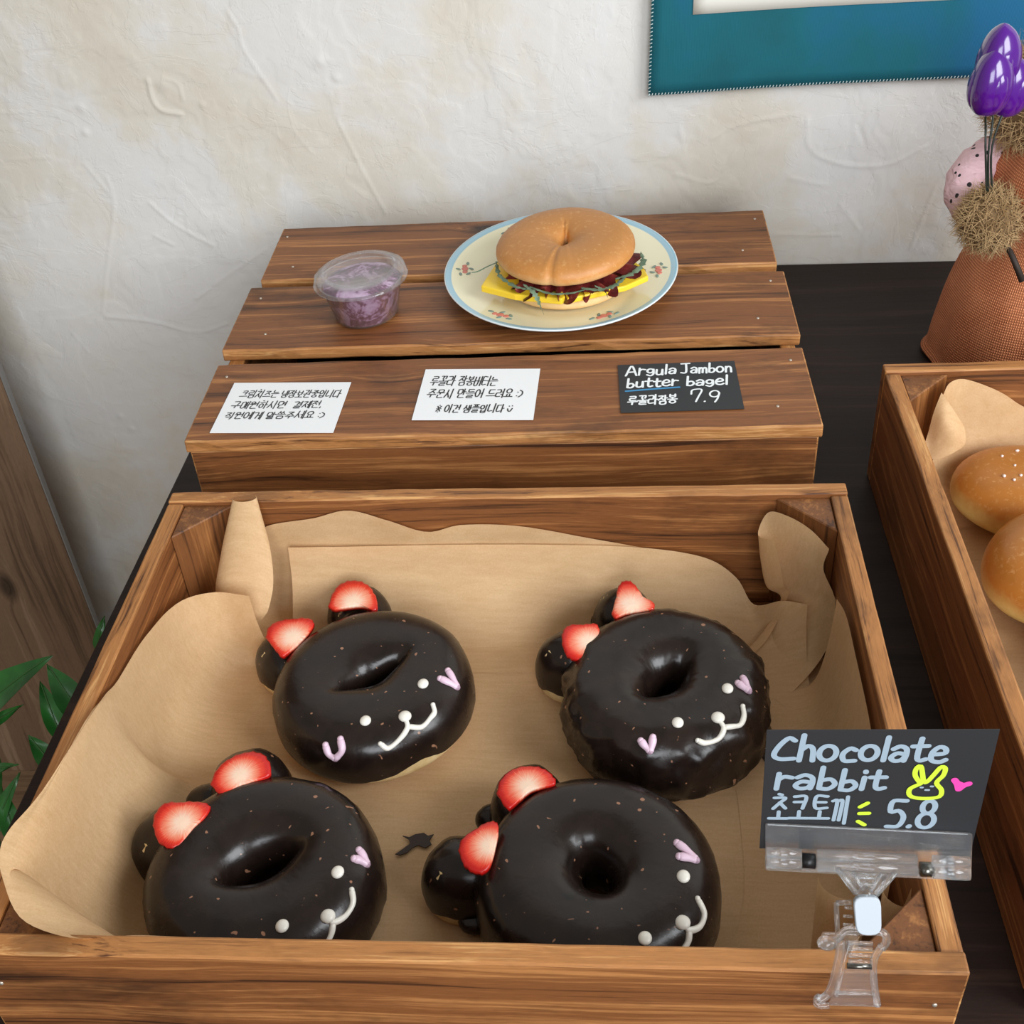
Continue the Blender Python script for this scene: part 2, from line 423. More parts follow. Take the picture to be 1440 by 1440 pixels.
M['purple'] = simple('glossy_purple', srgb(78, 16, 128), .2, Coat_Weight=.6)
M['wire'] = simple('dark_green_wire', srgb(34, 42, 36), .45)
M['twig'] = simple('dark_twig', srgb(46, 34, 26), .7)
M['nail'] = simple('dull_nail', srgb(190, 180, 166), .4, Metallic=.6)
M['smear'] = simple('dried_chocolate', srgb(46, 28, 18), .5)

# ================================================================== SETTING
# wall: heightfield with trowel terraces and drawn ridges
def build_wall():
    xs = np.concatenate([np.linspace(-2.2, -.78, 14)[:-1], np.arange(-.78, .62, .0021), np.linspace(.62, 2.2, 14)[1:]])
    zs = np.concatenate([np.linspace(-TZ, -.50, 6)[:-1], np.arange(-.50, .34, .0021), np.linspace(.34, 1.7, 12)[1:]])
    X, Z = np.meshgrid(xs, zs, indexing='ij')
    wx = X+.03*(fbm(X*9, Z*9, 3)-.5); wz = Z+.03*(fbm(X*9+5, Z*9, 5)-.5)
    h = .0012*(fbm(wx*4, wz*4, 11, 3)-.5)
    n1 = fbm(wx*7, wz*7, 21, 5)
    for th, a in ((.38, .00035), (.46, .00040), (.53, .00035)):
        h += a*sstep(th, th+.012, n1)
    n2 = fbm(wx*16+3, wz*11, 41, 4)
    h += .00035*sstep(.52, .535, n2)*sstep(.45, .6, n1)
    h += .0007*(fbm(X*60, Z*60, 51, 3)-.5)
    # ridges and scratches seen in the photo (pixel polylines)
    R_ = [([(208, 112), (215, 140), (228, 155), (255, 160)], .0022, .003), ([(228, 108), (250, 118), (258, 140)], .0012, .002),
          ([(320, 15), (335, 40), (345, 72), (390, 140)], .0012, .0022), ([(475, 168), (510, 240), (543, 300)], .0013, .002),
          ([(118, 230), (155, 275)], .0010, .0018), ([(210, 285), (245, 315), (300, 345)], .0012, .0025), ([(150, 445), (215, 452), (275, 467), (320, 455)], .0014, .003),
          ([(275, 420), (330, 380), (375, 350)], .0010, .003), ([(150, 250), (160, 290), (150, 380), (145, 440)], .0008, .003),
          ([(100, 465), (125, 495)], .0008, .002), ([(955, 175), (962, 210)], .0010, .002), ([(1205, 175), (1218, 205)], -.0012, .0018),
          ([(1035, 210), (1005, 255), (950, 245)], .0010, .0022), ([(1135, 165), (1140, 210), (1190, 232), (1250, 230), (1300, 205)], .0011, .003),
          ([(1315, 262), (1280, 350)], .0010, .002), ([(1090, 330), (1180, 330)], .0010, .002), ([(1180, 285), (1210, 325)], .0010, .002),
          ([(30, 75), (80, 70)], -.0010, .0016), ([(0, 158), (45, 157)], .0008, .002), ([(10, 225), (70, 222)], .0008, .002), ([(215, 330), (245, 345)], .0012, .002),
          ([(410, 180), (440, 215)], .0008, .0015), ([(1000, 195), (1040, 175), (1120, 160)], .0009, .003), ([(1110, 250), (1160, 260)], .0008, .003)]
    for pl, a, sg in R_:
        P = np.array([aty(px, py, 0)[[0, 2]] for px, py in pl])
        P = catmull(P, 24)
        x0, x1 = P[:, 0].min()-.02, P[:, 0].max()+.02; z0, z1 = P[:, 1].min()-.02, P[:, 1].max()+.02
        ii = np.where((xs > x0) & (xs < x1))[0]; jj = np.where((zs > z0) & (zs < z1))[0]
        if not len(ii) or not len(jj): continue
        sx, sz = X[np.ix_(ii, jj)], Z[np.ix_(ii, jj)]
        d = np.full(sx.shape, 9.0)
        for a_, b_ in zip(P[:-1], P[1:]):
            ab = b_-a_; t = np.clip(((sx-a_[0])*ab[0]+(sz-a_[1])*ab[1])/(ab@ab+1e-12), 0, 1)
            d = np.minimum(d, np.hypot(sx-a_[0]-t*ab[0], sz-a_[1]-t*ab[1]))
        h[np.ix_(ii, jj)] += .75*a*np.exp(-(d/(sg*.62))**2)
    for px, py, r in ((474, 110, .004), (450, 85, .005), (115, 152, .004), (120, 186, .004), (285, 147, .003), (230, 118, .006), (170, 585, .004), (185, 603, .004)):
        p = aty(px, py, 0); h += .0013*np.exp(-((X-p[0])**2+(Z-p[2])**2)/r**2)
    V = np.stack([X, -h, Z], -1).reshape(-1, 3)
    nu, nv = len(xs), len(zs)
    i, j = np.meshgrid(np.arange(nu-1), np.arange(nv-1), indexing='ij')
    a = (i*nv+j).ravel(); F = np.stack([a, a+nv, a+nv+1, a+1], -1)
    me = bpy.data.meshes.new('wall_back')
    me.vertices.add(len(V)); me.vertices.foreach_set('co', V.ravel())
    me.loops.add(F.size); me.loops.foreach_set('vertex_index', F.ravel())
    me.polygons.add(len(F)); me.polygons.foreach_set('loop_start', np.arange(0, F.size, 4))
    me.update(calc_edges=True); me.polygons.foreach_set('use_smooth', [True]*len(F)); me.validate()
    o = link('wall_back', me, M['plaster']); tag(o, 'cream trowelled plaster wall behind the table', 'wall', kind='structure')
build_wall()

def slab(name, x0, x1, y0, y1, z0, z1, mats, parent=None, bev=0.002):
    c = ((x0+x1)/2, (y0+y1)/2, (z0+z1)/2); bm = bmesh.new(); bmesh.ops.create_cube(bm, size=1)
    bmesh.ops.scale(bm, vec=(x1-x0, y1-y0, z1-z0), verts=bm.verts)
    if bev: bmesh.ops.bevel(bm, geom=bm.edges[:], offset=bev, segments=2, affect='EDGES', profile=.5)
    return from_bm(name, bm, mats, parent, loc=c)
o = slab('floor', -2.2, 2.2, -3.6, -.004, -TZ-.03, -TZ, M['floorwood'], bev=0)
tag(o, 'brown wood floor under the table', 'floor', kind='structure')

# standing wood panel at the left
pn = empty('wood_panel', (-1.00, -.10, -TZ))
bd = slab('board', -.95, .95, -.405, .405, -.004, .004, M['panel'], pn, .001)
bd.rotation_euler = (math.radians(90), math.radians(-90), 0); bd.location = (0, 0, .95)
e = slab('edge_strip', .4055, .4075, -.0042, .0042, .001, 1.899, M['panel_edge'], pn, .0005)
tag(pn, 'tall brown wood-grain panel standing upright against the plaster wall at far left', 'panel')

# table
tb = empty('display_table', (0.46, -.52, -TZ))
TL = -.291
slab('tabletop', TL-.46, 1.30-.46, -1.12+.52, -.0045+.52, TZ-.036, TZ, M['table'], tb, .0015)
for sx in (-1, 1):
    for sy in (-1, 1):
        slab('leg', sx*.70-.03 if sx > 0 else -.70, sx*.70+.03 if sx > 0 else -.64, sy*.5-.03, sy*.5+.01, 0.0005, TZ-.0362, M['table'], tb)
tag(tb, 'dark espresso wood display table against the plaster wall', 'table')

# ------------------------------------------------------------------ boards and crates
def board(name, L, Wd, T, parent, loc, rz=0, rx=0, bev=.0013, rough_=.0004, seed=0, mats=None):
    """plank: length on local X, width on local Y, thickness on local Z (centred)"""
    bm = bmesh.new(); n = max(4, int(L/.018))
    r = random.Random(seed+int(L*1e4)+int(Wd*1e5))
    rows = []
    for i in range(n+1):
        x = -L/2+L*i/n
        jy = [r.uniform(-1, 1)*rough_ for _ in range(4)]
        rows.append([bm.verts.new((x, -Wd/2+jy[0], -T/2)), bm.verts.new((x, Wd/2+jy[1], -T/2)),
                     bm.verts.new((x, Wd/2+jy[2], T/2)), bm.verts.new((x, -Wd/2+jy[3], T/2))])
    for i in range(n):
        for k in range(4):
            f = bm.faces.new((rows[i][k], rows[i+1][k], rows[i+1][(k+1) % 4], rows[i][(k+1) % 4]))
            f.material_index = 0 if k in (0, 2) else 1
    f = bm.faces.new(rows[0]); f.material_index = 2
    f = bm.faces.new(rows[n][::-1]); f.material_index = 2
    bmesh.ops.recalc_face_normals(bm, faces=bm.faces)
    es = [e_ for e_ in bm.edges if len(e_.link_faces) == 2 and e_.calc_face_angle() > 1.0]
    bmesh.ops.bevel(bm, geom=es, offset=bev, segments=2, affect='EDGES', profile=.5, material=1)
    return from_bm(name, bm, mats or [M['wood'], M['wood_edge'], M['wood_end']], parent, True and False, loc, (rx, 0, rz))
def nail(parent, loc, axis='z'):
    v, f = lathe([(0, .0004), (.0010, .0004), (.0013, 0), (.0013, -.001)], 8)
    mesh('nail', v, f, M['nail'], parent, True, loc, (0, 0, 0) if axis == 'z' else (math.pi/2, 0, 0))

CH = .107
class Frame:
    def __init__(s, x, y, rot): s.x, s.y, s.r = x, y, rot
    def p(s, u, v, z):          # u right from the back-left corner, v towards the viewer
        c, sn = math.cos(s.r), math.sin(s.r)
        return np.array([s.x+c*u+sn*v, s.y+sn*u-c*v, z])
FB, FF, FR = Frame(-.24, -.1104, .0264), Frame(-.2204, -.5427, .0122), Frame(.3051, -.3837, .0254)
WB, DB, WF, DF = .480, .3702, .4761, .3666

def open_crate(name, fr, W, D, label, seed):
    e_ = empty(name, fr.p(0, 0, 0), fr.r); T = .0115; H = CH
    board('board', W, H-.0005, T, e_, (W/2, -T/2, H/2), 0, math.pi/2, seed=seed)
    board('board', W, H-.0005, T, e_, (W/2, -D+T/2, H/2), 0, math.pi/2, seed=seed+1)
    for x in (T/2, W-T/2):
        board('board', D-2*T-.0006, H-.002, T, e_, (x, -D/2, H/2-.001), math.pi/2, math.pi/2, seed=seed+2)
    nb = 4; wd = (D-2*T-.002)/nb
    for k in range(nb):
        board('base_slat', W-2*T-.001, wd-.004, .009, e_, (W/2, -T-.001-wd*(k+.5), .0049), seed=seed+3+k)
    a = .036; hz = H-.004
    for sx, sy in ((0, 0), (1, 0), (0, 1), (1, 1)):
        x = T+.0003 if not sx else W-T-.0003; y = -T-.0003 if not sy else -D+T+.0003
        dx = a if not sx else -a; dy = -a if not sy else a
        tri = [(x, y), (x+dx, y), (x, y+dy)]
        # local mesh with its length on X so the grain follows the post
        P = [(0.0, px-x, py-y) for px, py in tri]
        v, f = extrude_poly(P, (1, 0, 0), hz-.0096)
        o_ = mesh('corner_post', v, f, M['wood_post'], e_, False)
        o_.matrix_local = Matrix(((0, 1, 0, x), (0, 0, 1, y), (1, 0, 0, .0096), (0, 0, 0, 1)))
        bevel_obj(o_, .0008, 1)
    for u in (.012, W-.012):
        for z in (.03, .08): nail(e_, (u, -D-.0001, z), 'y')
    tag(e_, label, 'crate', 'open wooden display crates')
    return e_
fcrate = open_crate('wooden_crate', FF, WF, DF, 'open burnt-pine crate in the foreground lined with parchment and holding four chocolate donuts', 10)
rcrate = open_crate('wooden_crate', FR, .3666, .476, 'open burnt-pine crate at the right edge holding golden salted buns', 50)
# upturned crate at the back
ub = empty('upturned_crate', FB.p(0, 0, 0), FB.r); T = .0125
sl = [(0.0, .1105), (.1255, .1120), (.2585, .1117)]
for k, (v0, wd) in enumerate(sl):
    dx = (0.004, -.001, 0)[k]; lw = WB+(-.006, .004, 0)[k]
    board('slat', lw, wd, .0105, ub, (WB/2+dx*.3, -v0-wd/2, CH-.00525), (.0, -.006, 0)[k], seed=80+k, rough_=.0007)
    for u in (.012, .03, WB-.03, WB-.012):
        nail(ub, (u, -v0-(.02 if u < .02 or u > .46 else .085), CH+.0002))
hb = CH-.0108
board('board', WB-.004, hb, .0125, ub, (WB/2, -.0125/2-.001, hb/2), 0, math.pi/2, seed=91)
board('board', WB-.004, hb, .0125, ub, (WB/2, -DB+.0125/2+.0022, hb/2), 0, math.pi/2, seed=92)
for x in (.0125/2+.002, WB-.0125/2-.002):
    board('board', DB-.031, hb, .0125, ub, (x, -DB/2, hb/2), math.pi/2, math.pi/2, seed=93)
tag(ub, 'upturned burnt-pine slatted crate at the back carrying the sandwich plate and note cards', 'crate')

# ================================================================== PARCHMENT
def crate_pt(fr, W, D, px, py, kind, val):
    T = .0115
    c, s = math.cos(fr.r), math.sin(fr.r); eu = np.array([c, s, 0]); ev = np.array([s, -c, 0])
    if kind == 'z': return atz(px, py, val)
    if kind == 'b': return on_plane(px, py, fr.p(0, T+val, 0), ev)
    if kind == 'l': return on_plane(px, py, fr.p(T+val, 0, 0), eu)
    if kind == 'r': return on_plane(px, py, fr.p(W-T-val, 0, 0), eu)
    if kind == 'q': return on_plane(px, py, fr.p(W-T-.052-val, T, 0), -eu+ev)
def uvof(fr, p):
    c, s = math.cos(fr.r), math.sin(fr.r); d = np.array(p[:2])-np.array([fr.x, fr.y])
    return c*d[0]+s*d[1], s*d[0]-c*d[1]
def loft(rows, n, m_, wr=.0003, seed=0):
    """rows: list of control polylines (each of equal length) -> smooth surface"""
    R1 = [catmull(r, m_) for r in rows]
    A = np.array(R1); out = np.zeros((n, m_, 3))
    for j in range(m_): out[:, j] = catmull(A[:, j], n)
    q = (fbm(out[..., 0]*40+seed, out[..., 1]*40+out[..., 2]*40, seed, 3)-.45)*wr*4
    out[..., 2] += q; out[..., 1] -= q*.5
    return out.reshape(-1, 3), grid_faces(n, m_)
def flat(fr, u0, u1, v0, v1, z, seed, n=40, wr=.0006):
    V = []
    for u in np.linspace(u0, u1, n):
        for v in np.linspace(v0, v1, n):
            p = fr.p(u, v, z); V.append(p)
    V = np.array(V); V[:, 2] += wr*(fbm(V[:, 0]*14, V[:, 1]*14, seed, 3)-.4)
    return V, grid_faces(n, n)

C_ = lambda px, py, k, v: crate_pt(FF, WF, DF, px, py, k, v)
# --- lower sheet: left flap over the rim, back flap, curled back-left corner
EL = [(350, 838, 'l', .056), (300, 833, 'l', .030), (250, 848, 'l', .012), (205, 895, 'l', .005), (165, 958, 'l', .003), (140, 988, 'z', .1095), (60, 1110, 'z', .116), (15, 1165, 'z', .120),
      (0, 1195, 'z', .121), (2, 1230, 'z', .118), (28, 1290, 'z', .112), (90, 1317, 'z', .1095), (150, 1319, 'z', .106), (208, 1322, 'z', .098)]
rows = []
for i, e_ in enumerate(EL):
    E_ = C_(*e_); u, v = uvof(FF, E_)
    if i < 5:
        F_ = FF.p(max(.085, u+.04), v+.01, .0104); rows.append([E_, FF.p(max(.016, u+.002), v+.002, E_[2]*.66), FF.p(max(.024, u+.008), v+.005, .026), FF.p(max(.046, u+.02), v+.008, .0125), F_])
    elif i < 11:
        vv = min(v, DF-.045)
        rows.append([E_, FF.p(.0145, vv, .1085 if E_[2] > .11 else .102), FF.p(.024, vv-.004, .055), FF.p(.046, vv-.008, .020), FF.p(.09, min(vv, DF-.06), .0104)])
    else:
        k = i-10; fu, fv = .085+.018*k, DF-.055
        F_ = FF.p(fu, fv, .0104); rows.append([E_, E_*.75+F_*.25+np.array([.002, .002, .004]), E_*.5+F_*.5+np.array([-.004, -.004, -.010]), E_*.2+F_*.8+np.array([0, 0, -.006]), F_])
parts = [loft(rows, 70, 26, .0004, 3)]
EB = [(338, 800, .020), (350, 765, .010), (366, 746, .005), (385, 737, .003), (440, 729, .003), (490, 718, .002), (545, 732, .003), (600, 748, .004), (650, 738, .003), (730, 740, .003), (830, 757, .003), (930, 776, .003), (1010, 800, .003)]
rows = []
for px, py, o_ in EB:
    E_ = C_(px, py, 'b', o_); u, v = uvof(FF, E_)
    rows.append([E_, FF.p(u, v+.001, E_[2]*.62), FF.p(u, v+.005, .021), FF.p(u, v+.016, .0118), FF.p(u, v+.04, .0104)])
parts.append(loft(rows, 60, 18, .0002, 5))
parts.append(flat(FF, .045, WF-.016, .024, DF-.016, .0102, 4, 30, .0002))
# curled corner: a half cone
A_, B_ = C_(344, 700, 'z', .112), C_(354, 858, 'z', .040)
rt = np.array([AX[0][0], AX[0][1], 0]); rt /= np.linalg.norm(rt); tw = np.array([rt[1], -rt[0], 0])
V = []; nn, mm = 22, 26
for i in range(nn):
    t = i/(nn-1); c = A_+(B_-A_)*t; c = c+tw*(.006*math.sin(math.pi*t))
    wd = np.interp(t, [0, .35, .7, .92, 1], [.0085, .0165, .0235, .0255, .021])
    for j in range(mm):
        ph = math.radians(-95+ (215-95*t)*j/(mm-1))
        V.append(c+rt*wd*math.sin(ph)+tw*(wd*.55*math.cos(ph)))
parts.append((V, grid_faces(nn, mm)))
V, F = merge(parts)
o = mesh('parchment_sheet', V, F, M['paper'])
tag(o, 'brown baking parchment curling up over the left rim of the donut crate', 'parchment', 'parchment liners')
# --- upper sheet
EB = [(405, 770, .009), (520, 768, .007), (640, 766, .006), (770, 766, .006), (900, 770, .006), (990, 784, .008), (1035, 812, .012), (1060, 850, .022), (1100, 845, .040), (1135, 850, .050)]
rows = []
for px, py, o_ in EB:
    E_ = C_(px, py, 'b', o_); u, v = uvof(FF, E_); k = min(1, max(0, (E_[2]-.014)/.05))
    rows.append([E_, FF.p(u, v+.004+.004*k, .0125+(E_[2]-.0125)*.55), FF.p(u, v+.013+.012*k, .0125+(E_[2]-.0125)*.16), FF.p(u, v+.03+.012*k, .0116), FF.p(u, v+.07, .0112)])
parts = [loft(rows, 64, 20, .0003, 8)]
parts.append(flat(FF, .082, WF-.05, .06, DF-.014, .0108, 9, 40, .0006))
ER = [(1177, 842, .008), (1190, 866, .005), (1205, 930, .004), (1222, 1010, .003), (1232, 1080, .003), (1238, 1150, .004), (1235, 1220, .008), (1222, 1290, .022), (1200, 1330, .04)]
rows = []
for px, py, o_ in ER:
    E_ = C_(px, py, 'r', o_); u, v = uvof(FF, E_)
    k = {0: .5, 1: .8}.get(len(rows), 1.0)
    rows.append([E_, FF.p(u-.003*k, v, .012+(E_[2]-.012)*.55), FF.p(u-.012*k, v, .012+(E_[2]-.012)*.15), FF.p(u-.03*k, v, .0118), FF.p(u-.07*k, v, .0112)])
parts.append(loft(rows, 50, 18, .0003, 11))
# standing corner flap at back right with its rolled edge
G = [[(1088, 760, 'q', .022), (1066, 752, 'q', .010), (1080, 721, 'q', 0), (1108, 726, 'q', -.002), (1140, 745, 'q', -.002), (1166, 772, 'q', .0)],
     [(1096, 790, 'q', .024), (1070, 790, 'q', .014), (1084, 765, 'q', .003), (1112, 770, 'q', .0), (1140, 785, 'q', .0), (1158, 800, 'q', .0)],
     [(1102, 822, 'q', .022), (1078, 825, 'q', .014), (1095, 815, 'q', .006), (1116, 812, 'q', .002), (1142, 820, 'q', .002), (1172, 835, 'q', .002)],
     [(1108, 838, 'q', .014), (1098, 842, 'q', .012), (1108, 845, 'q', .010), (1124, 846, 'q', .008), (1150, 856, 'q', .008), (1180, 872, 'q', .008)]]
GP = [[C_(*g) for g in r] for r in G]
dg = FF.p(-.7, .7, 0)-FF.p(0, 0, 0)
GP.append([p+dg*.018-np.array([0, 0, (p[2]-.0135)*.8]) for p in GP[3]]); GP.append([np.array([*(p+dg*.050)[:2], .0098]) for p in GP[3]])
parts.append(loft(GP, 40, 34, .0002, 13))
# rolled corner at front right
for (b0, t0, zb, zt, r0, r1, a0, a1) in (((1150, 1345), (1195, 1235), .03, .075, .004, .016, -100, 120), ((1240, 1345), (1278, 1252), .045, .092, .004, .0125, -150, 150)):
    A_, B_ = C_(*b0, 'z', zb), C_(*t0, 'z', zt); V = []
    for i in range(16):
        t = i/15; c = A_+(B_-A_)*t; wd = r0+(r1-r0)*t
        for j in range(22):
            ph = math.radians(a0+(a1-a0)*j/21); V.append(c+rt*wd*math.sin(ph)+tw*(wd*.8*math.cos(ph)))
    parts.append((V, grid_faces(16, 22)))
V, F = merge(parts)
o = mesh('parchment_sheet', V, F, M['paper'])
tag(o, 'brown baking parchment laid under the four chocolate donuts', 'parchment', 'parchment liners')
# --- sheet in the right crate
D_ = lambda px, py, k, v: crate_pt(FR, .3666, .476, px, py, k, v)
parts = [flat(FR, .016, .345, .03, .455, .0105, 15, 30, .0006)]
EB = [(1326, 556, .030), (1335, 539, .022), (1352, 533, .016), (1380, 540, .014), (1410, 553, .012), (1440, 572, .010), (1490, 590, .008), (1540, 598, .008)]
rows = []
for px, py, o_ in EB:
    E_ = D_(px, py, 'b', o_); u, v = uvof(FR, E_)
    rows.append([E_, FR.p(u, v+.003, E_[2]*.6), FR.p(u, v+.010, .022), FR.p(u, v+.026, .0125), FR.p(u, v+.06, .011)])
parts.append(loft(rows, 40, 16, .0003, 17))
G = [[(1324, 552, 'b', .034), (1334, 566, 'b', .038), (1346, 584, 'b', .042), (1356, 600, 'b', .044)],
     [(1313, 580, 'b', .038), (1326, 592, 'b', .046), (1342, 606, 'b', .050), (1358, 612, 'b', .048)],
     [(1306, 606, 'b', .040), (1318, 622, 'b', .048), (1338, 626, 'b', .052), (1357, 624, 'b', .050)],
     [(1300, 625, 'b', .044), (1312, 646, 'b', .050), (1334, 640, 'b', .052), (1352, 630, 'b', .050)]]
parts.append(loft([[D_(*g) for g in r] for r in G], 16, 16, .0002, 19))
V, F = merge(parts)
o = mesh('parchment_sheet', V, F, M['paper'])
tag(o, 'brown baking parchment with folded corner lining the bun crate', 'parchment', 'parchment liners')

# ================================================================== DONUTS
ZB = .0122
class Ring:
    """closed bread ring; local frame centred on the ring, base at z = 0"""
    def __init__(s, rx, ry, H, ha, hb, hrot, seed, wob=.02, pw=.74, eq=.36, squash=None):
        s.rx, s.ry, s.H, s.ha, s.hb, s.hr, s.seed, s.wob, s.pw, s.eq, s.sq = rx, ry, H, ha, hb, hrot, seed, wob, pw, eq, squash
    def R(s, q):
        r = s.rx*s.ry/math.sqrt((s.ry*math.cos(q))**2+(s.rx*math.sin(q))**2)
        w = 0
        for k in range(2, 8):
            w += math.sin(k*q+_h(s.seed, k)*6.28)*(_h(s.seed, k+20)-.3)/k
        return r*(1+s.wob*w)
    def rh(s, q):
        a, b = s.ha, s.hb; d = q-s.hr
        return a*b/math.sqrt((b*math.cos(d))**2+(a*math.sin(d))**2)
    def pt(s, q, al, off=0.0):
        R_, r_ = s.R(q), s.rh(q); rm, a = (R_+r_)/2, (R_-r_)/2+off
        c, sn = math.cos(al), math.sin(al); ze = s.H*s.eq
        b = (s.H-ze+off) if sn > 0 else (ze+off*.2)
        rr = rm+a*math.copysign(abs(c)**s.pw, c); z = ze+b*math.copysign(abs(sn)**s.pw, sn)
        if rr < .0006: rr = .0006
        return (rr*math.cos(q), rr*math.sin(q), max(0.0, z))
    def top(s, x, y, off=0.0):
        q = math.atan2(y, x); r = math.hypot(x, y); R_, r_ = s.R(q), s.rh(q); rm, a = (R_+r_)/2, (R_-r_)/2+off
        c = abs(r-rm)/a
        if c >= 1: return -1.0
        cc = c**(1/s.pw); ze = s.H*s.eq
        return ze+(s.H-ze+off)*(math.sqrt(1-cc*cc))**s.pw
    def shell(s, a0, a1, off=0.0, n=110, m_=34, lump=0.0):
        V = []
        for i in range(n):
            q = 2*math.pi*i/n
            s0 = a0(q) if callable(a0) else a0
            for j in range(m_):
                al = s0+(a1-s0)*j/(m_-1)
                p = s.pt(q, al, off)
                if lump:
                    k = lump*(.3+abs(math.cos(al))**2*max(0, math.copysign(1, math.cos(al))))*max(-.12, fbm(np.array([q*6+50]), np.array([al*4+9]), s.seed, 3)[0]-.45)
                    p = (p[0]*(1+k/ s.rx), p[1]*(1+k/s.ry), max(0.0, p[2]+k*.5))
                V.append(p)
        return V, grid_faces(n, m_, True)
def _h(a, b): return float(_hash(np.array([float(a)]), np.array([float(b)]), 5)[0])
def fan_hits(ring, cx, cy, px, py, off):
    """where the line of sight meets the ring's glazed top"""
    d = ray(px, py); best = None
    for z in np.linspace(.075, ZB+.004, 260):
        p = CAM+d*((z-CAM[2])/d[2])
        t = ring.top(p[0]-cx, p[1]-cy, off)
        if t > 0 and p[2]-ZB <= t: return np.array([p[0]-cx, p[1]-cy, t])
        if t > 0: best = np.array([p[0]-cx, p[1]-cy, t])
    if best is None:
        p = atz(px, py, ZB+ring.H*.8); best = np.array([p[0]-cx, p[1]-cy, ring.H*.8])
    return best
def berry(parent, base, poly, core, zc, th=.0042):
    pl = atz(*core, zc); nrm = np.array([0, 0, 1.0])*.93+np.array(AX[2])*.12; nrm /= np.linalg.norm(nrm)
    P = np.array([on_plane(px, py, pl, nrm) for px, py in poly]); P = catmull(np.vstack([P, P[:1]]), 41)[:-1]
    jag = np.array([1+.018*math.sin(9.3*k)+.012*math.sin(17*k) for k in range(40)])
    P = pl+(P-pl)*jag[:, None]; d = np.linalg.norm(P-pl, axis=1); wgt = (d/d.max())**1.1
    V, F, rim, ang = [], [], [], []
    rings = [.02, .25, .5, .75, .92, 1.0]
    for k, f_ in enumerate(rings):
        for i in range(40):
            lift = .0006*(1-f_) - (.0008 if k == 5 else 0)
            V.append(pl+(P[i]-pl)*f_+nrm*lift-base); rim.append(f_*wgt[i]+(.12 if f_ > .9 and wgt[i] > .55 else 0)); ang.append((i/40*6.28, f_*.6, 0))
    for i in range(40):
        V.append(pl+(P[i]-pl)*.97-nrm*th-base); rim.append(1.0); ang.append((i/40*6.28, 1, 0))
    for k in range(6):
        for i in range(40): F.append((k*40+i, k*40+(i+1) % 40, (k+1)*40+(i+1) % 40, (k+1)*40+i))
    F.append(tuple(range(39, -1, -1))); F.append(tuple(6*40+i for i in range(40)))
    o_ = mesh('strawberry_slice', V, F, M['berry'], parent)
    a = o_.data.attributes.new('rim', 'FLOAT', 'POINT'); a.data.foreach_set('value', rim)
    a = o_.data.attributes.new('ang', 'FLOAT_VECTOR', 'POINT'); a.data.foreach_set('vector', [c for t in ang for c in t])
    bm = bmesh.new(); bm.from_mesh(o_.data); bmesh.ops.recalc_face_normals(bm, faces=bm.faces); bm.to_mesh(o_.data); bm.free()
    o_['label'] = 'red strawberry slice with pale centre'
    return o_
def icing_line(pts, r):
    P = catmull(pts, max(8, len(pts)*5)); n = len(P)
    rr = [r*(1+.10*math.sin(i*.5)) for i in range(n)]; rr[0] *= .8; rr[-1] *= .8
    a = tube(P, rr, 8); b = ball(P[0], r*.95, n=10, m_=6); c = ball(P[-1], r*.95, n=10, m_=6)
    return merge([a, b, c])
